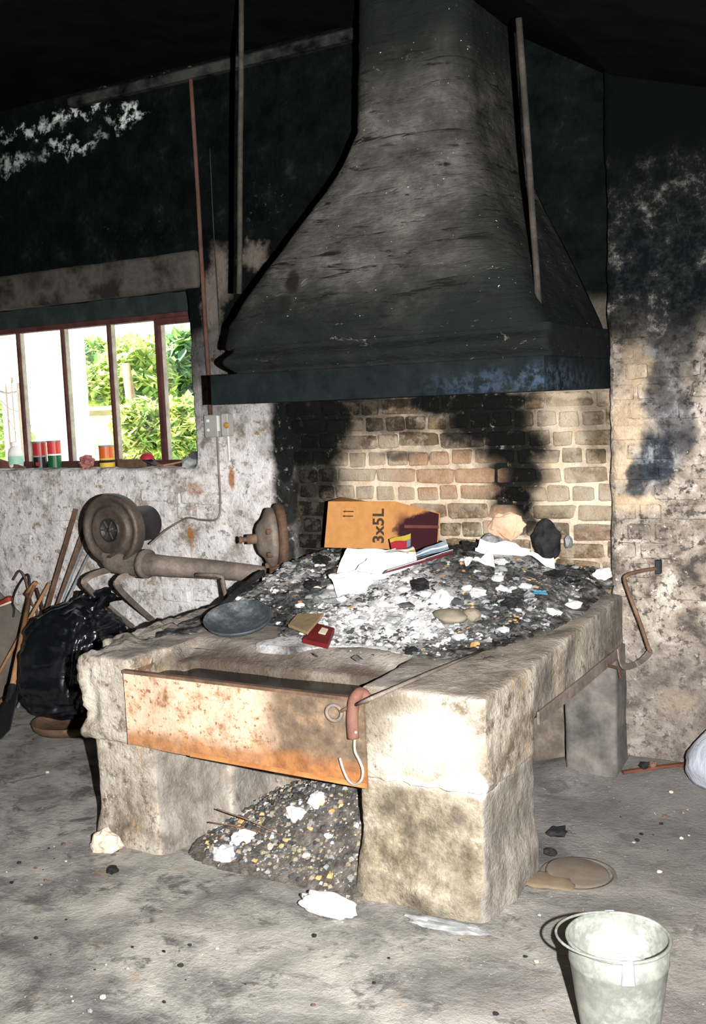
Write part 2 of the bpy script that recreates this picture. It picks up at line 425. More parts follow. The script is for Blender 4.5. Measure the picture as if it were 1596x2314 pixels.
def m_hood():
    t = NT('smoked_plaster')
    n1 = t.noise(4, 7, .72, t.scaled((1, 1, 1.5)), .3)
    c = t.ramp(n1, [(.32, (.022, .022, .020)), (.5, (.062, .060, .055)), (.66, (.125, .12, .11))])
    x, y, z = t.sep(t.warped(.35, 2.5, 4))
    low = t.rng(z, 2.25, 1.95)
    hi = t.rng(z, 2.75, 3.15)
    rt = t.rng(x, -1.95, -1.45)
    c = t.mix(t.math('MULTIPLY', low, .90), c, (.006, .0085, .009))
    c = t.mix(t.math('MULTIPLY', hi, .95), c, (.007, .009, .009))
    c = t.mix(t.math('MULTIPLY', rt, .86), c, (.009, .0115, .0115))
    # cracked horizontal joints
    cr = t.noise(11, 4, .7, t.scaled((.35, .35, 2.6)), .8)
    c = t.mix(t.rng(cr, .56, .66), c, (.010, .010, .010))
    c = t.mix(t.math('MULTIPLY', t.rng(t.noise(8, 6, .82, t.scaled((.6, .6, 2.0)), 1.2), .62, .67), .35), c, (.25, .235, .21))
    c = t.mix(t.blobs([(tuple(aty(650, 635, 3.75)), (.035, .2, .05), 1), (tuple(aty(640, 690, 3.75)), (.03, .2, .035), .9)], t.warped(.06, 9), .3), c, (.012, .012, .012))
    c = t.mix(t.rng(t.noise(70, 2, .5), .74, .78), c, (.40, .40, .38))
    h = t.math('ADD', t.noise(5, 6, .7, t.scaled((1, 1, 2.2))), t.math('MULTIPLY', cr, -.6))
    t.bump(h, .6, .03)
    return t.done(c, .92, 0, .06)

def m_rust(name, cols, rough=.75, metal=.25, extra=None, scale=7):
    t = NT(name)
    c = t.ramp(t.noise(scale, 8, .78), cols)
    if extra: c = extra(t, c)
    t.bump(t.noise(60, 5, .7), .5, .006)
    return t.done(c, rough, metal, .3)
def trough_extra(t, c):
    x, y, z = t.sep(t.warped(.10, 9, 4))
    c = t.mix(t.rng(t.noise(45, 4, .7), .56, .66), c, (.24, .12, .06))
    dark = t.rng(x, -2.14, -1.98)
    dk = t.ramp(t.noise(12, 5, .7), [(.35, (.05, .04, .03)), (.55, (.14, .10, .065)), (.7, (.30, .20, .12))])
    c = t.mix(t.math('MULTIPLY', dark, .92), c, dk)
    low = t.rng(z, .51, .45)
    c = t.mix(t.math('MULTIPLY', low, .85), c, t.ramp(t.noise(20, 4, .7), [(.35, (.20, .075, .025)), (.6, (.38, .16, .05))]))
    return c

MAT = {}
MAT['wall'] = m_wall_back(); MAT['brick'] = m_brick(); MAT['pier'] = m_wall_right()
MAT['forge'] = m_forge(); MAT['floor'] = m_floor(); MAT['hood'] = m_hood()
MAT['trough'] = m_rust('rusted_trough_plate', [(.30, (.15, .085, .05)), (.39, (.34, .19, .11)), (.46, (.55, .38, .26)), (.56, (.66, .50, .38)), (.66, (.60, .42, .30)), (.76, (.32, .17, .09))], .88, 0, trough_extra, 13)
MAT['rust'] = m_rust('brown_rust', [(.3, (.06, .04, .03)), (.5, (.15, .09, .06)), (.7, (.27, .18, .12))], .75, .2)
MAT['rod'] = m_rust('sooty_rod', [(.3, (.012, .011, .010)), (.5, (.03, .027, .024)), (.7, (.065, .058, .05))], .85, .1)
MAT['piperust'] = m_rust('sooty_red_pipe', [(.3, (.05, .025, .02)), (.6, (.11, .055, .042)), (.75, (.17, .10, .08))], .8, .1)
MAT['redrust'] = m_rust('red_rust', [(.3, (.12, .045, .03)), (.6, (.26, .12, .08)), (.75, (.36, .2, .15))], .8, .1)
MAT['greyiron'] = m_rust('dusty_iron', [(.3, (.09, .075, .065)), (.5, (.21, .175, .15)), (.7, (.36, .30, .26))], .7, .2)
MAT['blackiron'] = simple('black_iron', (.01, .012, .013), (.03, .032, .035), 12, .6, .2, .3)
MAT['fan'] = m_rust('blower_casting', [(.3, (.05, .042, .036)), (.5, (.105, .083, .068)), (.7, (.20, .16, .13))], .55, .35)
MAT['motor'] = simple('motor_black', (.010, .009, .011), (.03, .025, .03), 12, .5, 0, .4)
MAT['steel'] = simple('bright_steel', (.72, .68, .62), (.5, .46, .42), 20, .35, .6, .5, .1)
MAT['galv'] = simple('galvanised_steel', (.27, .285, .255), (.17, .185, .165), 11, .55, .2, .4, .2, 30, (.36, .375, .35))
MAT['tubegrey'] = simple('grey_steel_tube', (.22, .25, .28), (.36, .40, .44), 14, .5, .3, .4, .1)
MAT['leather'] = simple('red_leather', (.13, .055, .04), (.19, .095, .07), 20, .7, 0, .3, .2)
MAT['wood'] = simple('worn_ash_wood', (.42, .24, .12), (.28, .15, .075), 18, .65, 0, .3, .2)
MAT['darkwood'] = simple('dark_wood', (.06, .035, .022), (.13, .08, .05), 18, .75, 0, .3, .3)
MAT['redpaint'] = simple('red_paint', (.36, .05, .03), (.26, .04, .03), 15, .5, 0, .4, .1)
MAT['cottage'] = simple('soot_beam', (.030, .029, .026), (.072, .065, .056), 4, .95, 0, .05, .4, 25, (.020, .019, .017), objc=False)
MAT['headboard'] = simple('black_green_board', (.012, .019, .018), (.026, .036, .034), 8, .85, 0, .1, .3, objc=False)
MAT['frame'] = simple('red_oxide_frame', (.045, .018, .018), (.085, .032, .028), 12, .8, 0, .15, .3, objc=False)
MAT['reveal'] = simple('flaked_white_frame', (.46, .41, .38), (.30, .25, .22), 16, .8, 0, .3, .3, objc=False)
MAT['ceil'] = simple('sooted_boards', (.0015, .002, .0022), (.004, .005, .005), 6, .95, 0, .03, .4, objc=False)
MAT['plainwall'] = simple('dark_plain_wall', (.03, .03, .03), (.07, .065, .06), 4, .95, 0, .2, .3, objc=False)
MAT['black'] = simple('char', (.008, .008, .009), (.03, .03, .032), 18, .9, 0, .2, .6)
MAT['ash_white'] = simple('white_ash', (.80, .80, .80), (.62, .63, .65), 20, .95, 0, .1, .4)
MAT['ash_grey'] = simple('grey_ash', (.36, .37, .38), (.20, .21, .22), 20, .95, 0, .1, .4)
MAT['ash_dark'] = simple('dark_ash', (.045, .047, .05), (.11, .115, .12), 20, .95, 0, .1, .4)
MAT['paper'] = simple('white_paper', (.92, .92, .92), (.88, .88, .89), 9, .8, 0, .2, 0)
MAT['foam'] = simple('white_foam', (.88, .88, .88), (.83, .83, .83), 30, .9, 0, .2, .3)
MAT['stone'] = simple('khaki_stone', (.22, .19, .14), (.30, .26, .20), 14, .9, 0, .2, .5)
MAT['palestone'] = simple('pale_stone', (.68, .60, .50), (.52, .42, .33), 14, .9, 0, .2, .5)
MAT['pinkbrick'] = simple('peach_bricks', (.68, .42, .28), (.74, .55, .40), 10, .9, 0, .2, .5)
MAT['orange'] = simple('orange_chip', (.60, .30, .09), (.70, .46, .22), 20, .8)
MAT['blue'] = simple('blue_scrap', (.07, .26, .42), (.12, .34, .5), 20, .6)
MAT['yellow'] = simple('yellow_print', (.66, .46, .05), (.5, .4, .08), 12, .6, bump=.1)
MAT['redprint'] = simple('red_print', (.50, .03, .05), (.38, .03, .05), 12, .5, bump=.1)
MAT['blueprint'] = simple('blue_print', (.10, .18, .27), (.22, .27, .32), 14, .5, bump=.1)
MAT['maroon'] = simple('maroon_card', (.16, .012, .014), (.11, .01, .012), 12, .5, bump=.1)
MAT['tan'] = simple('tan_board', (.33, .24, .13), (.24, .18, .10), 24, .7, bump=.2)
MAT['cream'] = simple('cream_label', (.82, .74, .58), (.72, .62, .46), 10, .7, bump=.1)
MAT['ink'] = simple('black_ink', (.035, .02, .015), (.05, .03, .02), 20, .8, bump=0)
MAT['water'] = simple('black_water', (.004, .005, .006), (.004, .005, .006), 4, .2, 0, .15, .1, 6)
MAT['whitewall'] = simple('white_render', (.86, .86, .84), (.82, .82, .80), 4, .9, objc=False)
MAT['grass'] = simple('grass', (.25, .38, .10), (.36, .48, .16), 5, .95, objc=False)
def m_leaf(name, a, b):
    t = NT(name); c = t.ramp(t.noise(3, 3, .6), [(.35, a), (.65, b)])
    d = t.n('ShaderNodeBsdfDiffuse'); tr = t.n('ShaderNodeBsdfTranslucent'); t.l(c, d.inputs[0]); t.l(c, tr.inputs[0])
    m = t.n('ShaderNodeMixShader'); m.inputs[0].default_value = .45; t.l(d.outputs[0], m.inputs[1]); t.l(tr.outputs[0], m.inputs[2]); t.l(m.outputs[0], t.out.inputs[0]); return t.m
MAT['leafa'] = m_leaf('yellow_green_leaf', (.50, .60, .16), (.72, .74, .34))
MAT['leafb'] = m_leaf('green_leaf', (.22, .38, .12), (.38, .52, .20))
MAT['leafc'] = m_leaf('blue_green_leaf', (.18, .34, .22), (.30, .46, .32))
MAT['bark'] = simple('bark', (.28, .19, .11), (.4, .28, .17), 10, .9)
MAT['gardenstone'] = simple('mossy_stone', (.26, .24, .13), (.40, .36, .20), 6, .95, objc=False)
MAT['conc'] = simple('pale_paving', (.75, .75, .72), (.68, .68, .65), 3, .9, objc=False)
MAT['boards'] = simple('grey_boards', (.42, .32, .27), (.30, .24, .21), 9, .9, objc=False)

def m_glass():
    t = NT('thin_glass')
    tr = t.n('ShaderNodeBsdfTransparent'); tr.inputs[0].default_value = (.97, .98, .97, 1)
    gl = t.n('ShaderNodeBsdfGlossy'); gl.inputs['Roughness'].default_value = .03
    dirt = t.n('ShaderNodeBsdfDiffuse'); dirt.inputs[0].default_value = (.8, .8, .78, 1)
    m1 = t.n('ShaderNodeMixShader'); m1.inputs[0].default_value = .04; t.l(tr.outputs[0], m1.inputs[1]); t.l(gl.outputs[0], m1.inputs[2])
    m2 = t.n('ShaderNodeMixShader'); t.l(t.rng(t.noise(6, 5, .7), .45, .8, .0, .12), m2.inputs[0]); t.l(m1.outputs[0], m2.inputs[1]); t.l(dirt.outputs[0], m2.inputs[2])
    t.l(m2.outputs[0], t.out.inputs[0]); return t.m
MAT['glass'] = m_glass()
def m_bag():
    t = NT('black_polythene')
    c = t.ramp(t.noise(3, 3), [(.3, (.003, .004, .006)), (.7, (.007, .008, .012))])
    v = t.obj()
    h = t.math('ADD', t.noise(3, 2, .4, v, 1.2), t.math('MULTIPLY', t.noise(5, 2, .4, t.scaled((.6, .6, 2.4), v), .8), .7))
    t.bump(h, .55, .06); return t.done(c, .30, 0, .8)
MAT['bag'] = m_bag()
def m_sack():
    t = NT('white_plastic_sack'); v = t.obj()
    c = t.ramp(t.noise(4, 4, .6, v), [(.3, (.26, .29, .36)), (.6, (.50, .53, .60))])
    t.bump(t.noise(7, 4, .6, v, 1), .7, .03); return t.done(c, .4, 0, .4)
MAT['sack'] = m_sack()
def m_card():
    t = NT('brown_cardboard')
    c = t.ramp(t.noise(30, 3, .5), [(.3, (.40, .185, .060)), (.7, (.47, .225, .078))])
    return t.done(c, .8, 0, .2)
MAT['card'] = m_card()

# ================================================================== SETTING
YW, YP = 4.60, 4.50            # end wall plane, projecting right section plane
XC = -1.315                    # corner between them
# floor ------------------------------------------------------------
def floor_rise(x, y):
    return .075 * sstep(4.02, 4.46, y + .05 * math.sin(x * 11)) * sstep(-1.75, -1.4, x)
def build_floor():
    nx, ny = 200, 190; x0, x1, y0, y1 = -6.6, 2.0, -3.0, 5.0
    vs = []; fs = []
    for j in range(ny + 1):
        for i in range(nx + 1):
            x = x0 + (x1 - x0) * i / nx; y = y0 + (y1 - y0) * j / ny
            vs.append((x, y, floor_rise(x, y) - .004 + .010 * N3((x, y, 0), 1.6, 2, 3) - .004))
    for j in range(ny):
        for i in range(nx):
            a = j * (nx + 1) + i; fs.append((a, a + 1, a + nx + 2, a + nx + 1))
    struct(pyd('floor', vs, fs, MAT['floor'], None, True))
build_floor()

# end wall with the window opening ------------------------------------
WX0, WX1, WZ0, WZ1 = -5.85, -3.625, 1.335, 2.305
def dwall(co, no):
    if co[1] > 4.85: return no * 0.0
    k = .004 if (co[0] > -3.0 and .65 < co[2] < 1.8) else .014
    d = k * N3(co, 4.0, 1, 4) + (.006 * N3(co, 14, 5, 2) if k > .01 else 0)
    return no * d
wall_back = struct(remeshed('wall_back', [], .024, 2, dwall, MAT['wall'], boxes=[
    ((-6.6, YW, -.1), (WX0, 5.0, 3.46)), ((WX1, YW, -.1), (XC + .12, 5.0, 3.46)),
    ((WX0 - .1, YW, -.1), (WX1 + .1, 5.0, WZ0)), ((WX0 - .1, YW, WZ1), (WX1 + .1, 5.0, 3.46))]))
# right section, one deep step forward, and the closing side wall
def dpier(co, no):
    return no * (.012 * N3(co, 4.5, 3, 4) + .005 * N3(co, 16, 9, 2)) + np.array([.010 * N3((0, 0, co[2]), 7, 4, 3) if co[0] < XC + .03 else 0, 0, 0])
wall_right = struct(remeshed('wall_right', [], .024, 1, dpier, MAT['pier'], boxes=[((XC, YP, -.1), (2.0, 5.0, 3.46))]))
bm = bmesh.new(); box(bm, (1.9, -3.0, -.1), (2.1, 4.6, 3.46)); struct(mesh_obj('wall_side', bm, MAT['plainwall']))
bm = bmesh.new(); box(bm, (-6.8, -3.0, -.1), (-6.55, 5.0, 3.46)); struct(mesh_obj('wall_left', bm, MAT['plainwall']))
bm = bmesh.new(); box(bm, (-6.8, -3.2, -.1), (2.1, -2.95, 3.46)); struct(mesh_obj('wall_front', bm, MAT['plainwall']))
# ceiling: flat boards then falling to the right
bm = bmesh.new()
sec = [(-6.8, 3.44), (-2.07, 3.44), (-1.27, 2.95), (-.2, 2.62), (2.1, 2.5)]
for (xa, za), (xb, zb) in zip(sec[:-1], sec[1:]):
    hexa(bm, [(xa, -3.2, za), (xb, -3.2, zb), (xb, 5.05, zb), (xa, 5.05, za), (xa, -3.2, za + .08), (xb, -3.2, zb + .08), (xb, 5.05, zb + .08), (xa, 5.05, za + .08)])
bmesh.ops.recalc_face_normals(bm, faces=bm.faces)
struct(mesh_obj('ceiling', bm, MAT['ceil']))
# wall plate under the ceiling
bm = bmesh.new(); box(bm, (-4.35, 4.545, 3.355), (-2.28, 4.64, 3.41)); bevel_all(bm, .012)
struct(mesh_obj('trim_1', bm, simple('dusty_plate', (.004, .005, .005), (.045, .048, .046), 7, .95, 0, .03, .5, objc=False)))
# concrete lintel band over the window
def dl(co, no): return no * (.006 * N3(co, 6, 7, 3))
struct(remeshed('trim_2', [], .02, 1, dl, MAT['cottage'], boxes=[((-6.5, YW - .035, WZ1 - .01), (-3.53, YW + .06, 2.495))]))

# hearth-back bricks ---------------------------------------------------
rnd = random.Random(5)
def brick_mesh(seed):
    bm = bmesh.new(); box(bm, (-.5, -.5, -.5), (.5, .5, .5)); bevel_all(bm, .09)
    for v in bm.verts:
        v.co += Vector((N3(v.co, 2.3, seed), N3(v.co, 2.3, seed + 9), N3(v.co, 2.3, seed + 17))) * .17
    me = bpy.data.meshes.new('brick'); bm.normal_update(); bm.to_mesh(me); bm.free(); me.materials.append(MAT['brick']); return me
BR = [brick_mesh(i) for i in range(10)]
def brick(x, y, z, lx, lz, parent, depth=.06, mesh=None):
    o = bpy.data.objects.new('brick', mesh or rnd.choice(BR)); COL.objects.link(o)
    o.parent = parent; o.location = (x, y, z); o.scale = (lx, depth, lz)
    o.rotation_euler = (0, rnd.uniform(-.025, .025), rnd.uniform(-.03, .03)); return o
PITCHZ = .0845
for r in range(13):
    z = .70 + r * PITCHZ
    x = -2.99 + rnd.uniform(-.04, .05)
    head = r % 2 == 0
    while x < XC - .03:
        L = rnd.choice((.105, .11, .115)) if (head if rnd.random() < .8 else not head) else rnd.choice((.205, .215, .225))
        if z > 1.0 and -2.99 < x < -2.4 and rnd.random() < .6: L = .115
        L = min(L, XC + .02 - x)
        if L > .05:
            # a few courses are buried under limewash
            buried = (rnd.random() < .10)
            brick(x + L / 2, YW + (.022 if buried else rnd.uniform(.012, .019)), z + rnd.uniform(-.006, .006), L - rnd.uniform(.010, .024), rnd.uniform(.062, .074), wall_back)
        x += L
# bricks showing through the render of the right section and the window wall
PB = []
for me in BR[:6]:
    m2 = me.copy(); m2.materials.clear(); m2.materials.append(MAT['pier']); PB.append(m2)
for r in range(16):
    z = .72 + r * PITCHZ
    x = XC + .012 + (.0 if r % 2 else .06)
    while x < -.97:
        L = rnd.choice((.11, .11, .215))
        if rnd.random() < (.8 if x < -1.14 else .38):
            brick(x + L / 2, YP + rnd.uniform(.014, .021), z, L - .018, .066, wall_right, mesh=rnd.choice(PB))
        x += L
WB = []
for me in BR[:6]:
    m2 = me.copy(); m2.materials.clear(); m2.materials.append(MAT['wall']); WB.append(m2)
for px, py in ((395, 1125), (440, 1125), (478, 1128), (420, 1158), (462, 1160), (400, 1345), (455, 1345), (240, 1330), (330, 1325), (90, 1120), (140, 1165), (500, 1340), (350, 1120), (60, 1220)):
    p = aty(px, py, YW); brick(p.x, YW + .018, p.z, rnd.choice((.10, .2)), .068, wall_back, mesh=rnd.choice(WB))

# window ----------------------------------------------------------------
YF = 4.75
window = struct(thing('window_1', 'long window of narrow panes in a red oxide frame over the sill', 'window', (-4.7, YF, WZ0)))
del window['category']; del window['label']
def wbox(name, a, b, m, bev=.004):
    bm = bmesh.new(); box(bm, a, b); bevel_all(bm, bev); return mesh_obj(name, bm, m, window)
wbox('head_rail', (WX0 + .0, YF - .02, 2.165), (WX1 + .01, YF + .05, 2.20), MAT['frame'])
wbox('bottom_rail', (WX0, YF - .02, 1.335), (WX1 + .01, YF + .05, 1.372), MAT['frame'])
wbox('head_board', (WX0, YF - .035, 2.195), (WX1 + .02, YF + .03, 2.325), MAT['headboard'])
mull = [-5.44, -5.075, -4.70, -4.33, -3.965]
for i, x in enumerate(mull):
    wd = .036 if i == 4 else .019
    bm = bmesh.new(); box(bm, (x - wd / 2, YF - .012, 1.36), (x + wd / 2, YF + .012, 2.18)); bevel_all(bm, .004); mesh_obj('mullion', bm, MAT['frame'], window)
    bm = bmesh.new(); box(bm, (x - wd / 2 + .002, YF + .010, 1.37), (x + wd / 2 + .004, YF + .042, 2.17)); bevel_all(bm, .003); mesh_obj('glazing_bar', bm, MAT['reveal'], window)
wbox('jamb', (WX1 - .055, YF, 1.36), (WX1 + .012, YF + .07, 2.18), MAT['reveal'])
wbox('jamb', (WX0 - .01, YF - .02, 1.36), (WX0 + .05, YF + .05, 2.18), MAT['frame'])
wbox('transom', (-3.965, YF - .03, 2.135), (WX1 + .01, YF + .02, 2.172), MAT['frame'])
xs = [WX0 + .05] + mull + [WX1 - .055]
for a, b in zip(xs[:-1], xs[1:]):
    bm = bmesh.new(); box(bm, (a + .012, YF + .040, 1.37), (b - .012, YF + .043, 2.168)); mesh_obj('pane', bm, MAT['glass'], window)

# ================================================================== FORGE
HX0, HX1, HY0, HY1 = -2.95, -1.255, 2.935, 4.58
def slab_z(x, y):
    return .735 + .055 * sstep(3.2, 4.5, y) * sstep(-2.6, -1.6, x)
forge = thing('forge_hearth', 'massive raised concrete forge hearth on stub walls below the smoked hood', 'forge', (-2.1, 3.7, 0))
TX0, TX1 = -2.69, -1.69        # trough ends
TY0, TY1 = 2.915, 3.24
# slab: pieces around the trough well
def q(x0, x1, y0, y1, z0, z1f=slab_z):
    return [(x0, y0, z0), (x1, y0, z0), (x1, y1, z0), (x0, y1, z0), (x0, y0, z1f(x0, y0)), (x1, y0, z1f(x1, y0)), (x1, y1, z1f(x1, y1)), (x0, y1, z1f(x0, y1))]
hx = [q(-2.955, TX0 + .0, HY0 + .01, HY1 - .2, .40), q(-3.03, -2.6, HY0 + .22, HY1, .47),
      q(TX1 - .005, HX1, HY0, 3.36, .425), q(TX0 - .1, HX1, TY1 + .03, 4.47, .545), q(TX1, HX1, 3.3, 4.47, .545), q(TX0 - .1, XC - .03, 4.2, HY1, .545),
      q(TX0 - .05, TX1 + .05, TY1 - .02, 3.5, .44)]
def dslab(co, no):
    x, y, z = co
    left = sstep(-2.72, -2.92, x)
    d = .007 * N3(co, 6, 2, 4) + left * (.06 * N3(co, 6.5, 8, 4) + .03 * N3(co, 15, 6, 3))
    off = no * d
    # chipped lower lip at the front right
    if z < .50 and y < 3.2 and x > -1.75: off = off + no * (.020 * N3(co, 14, 12, 3))
    # sagging back wall of the well
    if z > .5 and 3.12 < y < 3.42 and -2.66 < x < -1.7: off = off + np.array([0, .02 * N3((x, 0, 0), 3, 5, 2), -.055 * sstep(3.36, 3.22, y)])
    return off
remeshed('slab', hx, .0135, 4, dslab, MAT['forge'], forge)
def dpr(co, no):
    x, y, z = co
    f = sstep(.22, 0, z)
    return no * (.009 * N3(co, 6, 4, 4) + .006 * N3(co, 18, 3, 2)) + np.array([no[0], no[1], 0]) * (.045 * f * (.6 + N3(co, 5, 1, 2)))
remeshed('pier', [[(-1.735, 2.975, -.03), (-1.30, 2.975, -.03), (-1.275, 3.40, -.03), (-1.735, 3.40, -.03), (-1.74, 2.985, .47), (-1.285, 2.985, .47), (-1.275, 3.42, .56), (-1.735, 3.42, .56)]],
         .0135, 4, dpr, MAT['forge'], forge)
def dpl(co, no):
    return no * (.012 * N3(co, 5, 6, 4)) + np.array([no[0], no[1], 0]) * (.03 * sstep(.15, 0, co[2]))
remeshed('pier', [[(-2.915, 2.975, -.03), (-2.60, 2.965, -.03), (-2.43, 3.75, -.03), (-2.93, 3.75, -.03), (-2.93, 2.975, .50), (-2.62, 2.965, .50), (-2.45, 3.75, .52), (-2.95, 3.75, .52)],
                  [(-2.92, 3.3, -.03), (-2.5, 3.3, -.03), (-2.5, 4.55, -.03), (-2.92, 4.55, -.03), (-2.95, 3.3, .56), (-2.5, 3.3, .56), (-2.5, 4.55, .56), (-2.95, 4.55, .56)]],
         .0145, 5, dpl, MAT['forge'], forge)
def dbp(co, no): return no * (.010 * N3(co, 4, 9, 3))
remeshed('back_panel', [], .016, 3, dbp, MAT['forge'], forge, boxes=[((-2.60, 3.55, -.03), (-1.55, 3.70, .57))])
remeshed('rear_support', [], .014, 2, dbp, simple('grey_support', (.075, .07, .066), (.135, .125, .117), 7, .95, 0, .1, .4, objc=False, c3=(.21, .195, .18)), forge, boxes=[((-1.47, 4.30, -.03), (-1.245, 4.475, .58))])

remeshed('rear_wall', [], .016, 2, dbp, simple('brown_rear_wall', (.07, .06, .05), (.13, .11, .092), 8, .95, 0, .1, .4, objc=False, c3=(.22, .19, .16)), forge, boxes=[((-2.0, 4.44, -.03), (-1.44, 4.54, .57))])

# quench trough -------------------------------------------------------------
trough = thing('quench_trough', 'rusty orange iron quench trough set in the front of the forge', 'trough', (-2.19, 2.93, .41))
def dtp(co, no): return no * (.004 * N3(co, 4, 3, 3))
zl = lambda x: .418 + (.400 - .418) * (x - TX0) / (TX1 - TX0)
bm = bmesh.new()
n = 24
cols = []
for i in range(n + 1):
    x = TX0 + (TX1 + .02 - TX0) * i / n
    y = 2.912 + .004 * math.sin(i * .9)
    cols.append([bm.verts.new((x, y + dy, z)) for dy, z in ((0, zl(x)), (0, .50), (0, .60), (-.002, .695), (.012, .697), (.012, zl(x)))])
for a, b in zip(cols[:-1], cols[1:]):
    for k in range(6):
        bm.faces.new((a[k], b[k], b[(k + 1) % 6], a[(k + 1) % 6]))
bm.faces.new(cols[0]); bm.faces.new(cols[-1][::-1]); bmesh.ops.recalc_face_normals(bm, faces=bm.faces)
mesh_obj('front_plate', bm, MAT['trough'], trough)
bm = bmesh.new()
tube(bm, [(TX0, 2.916, .697), (-2.2, 2.914, .696), (TX1 + .02, 2.916, .694)], 0, flat=(.022, .012)); mesh_obj('rim', bm, MAT['rust'], trough)
bm = bmesh.new(); tube(bm, [(TX0 + .3, 2.910, zl(TX0 + .3) + .006), (TX1 + .02, 2.908, .408)], .009, 6); mesh_obj('bottom_lip', bm, m_rust('orange_rust', [(.3, (.30, .12, .04)), (.6, (.52, .25, .09))], .8, .05), trough)
bm = bmesh.new()
box(bm, (TX0 - .008, 2.925, .43), (TX0, 3.20, .69)); box(bm, (TX1, 2.925, .43), (TX1 + .008, 3.20, .70)); box(bm, (TX0, 2.925, .425), (TX1, 3.20, .435)); mesh_obj('trough_body', bm, MAT['rust'], trough)
bm = bmesh.new(); box(bm, (TX0, 2.926, .635), (TX1, 3.225, .645)); mesh_obj('water', bm, MAT['water'], trough)

# ash heightfield ---------------------------------------------------------------
PANC = atz(540, 1430, .745)
def ash_h(x, y):
    t = sstep(3.38, 4.32, y)
    wx = sstep(-2.98, -2.72, x) * (1 - .55 * sstep(-1.95, -1.5, x))
    edge = sstep(-1.33 - .12, -1.75, x - .24 * (y - 3.4)) if y < 4.3 else 1.0
    edge = sstep(-1.36, -1.62, x - .16 * (y - 3.5))
    h = (.012 + .185 * t) * wx * edge
    h += (.022 * N3((x, y, 0), 6, 2, 3) + .016 * N3((x, y, 0), 19, 4, 2) + .011 * abs(N3((x, y, 0), 45, 14, 2))) * min(1, h * 25) * (1 if y < 4.5 else .6)
    dp = math.hypot((x - PANC.x) / .17, (y - PANC.y) / .17)
    h *= sstep(.8, 1.35, dp)
    return h * sstep(3.30, 3.42, y - .05 * math.sin(x * 9))
def top_z(x, y): return slab_z(x, y) + max(0, ash_h(x, y))
def on_ash(px, py, lift=0.0):
    d = ray(px, py); t0 = 2.5 / d.length
    p = EYE + d * 2.8
    t = 2.8
    while t < 8:
        p = EYE + d * t
        if p.y > 4.56: p = EYE + d * ((4.56 - EYE.y) / d.y); break
        if p.z < top_z(p.x, p.y) and p.y > 2.9: break
        t += .004
    return Vector((p.x, p.y, top_z(p.x, p.y) + lift))
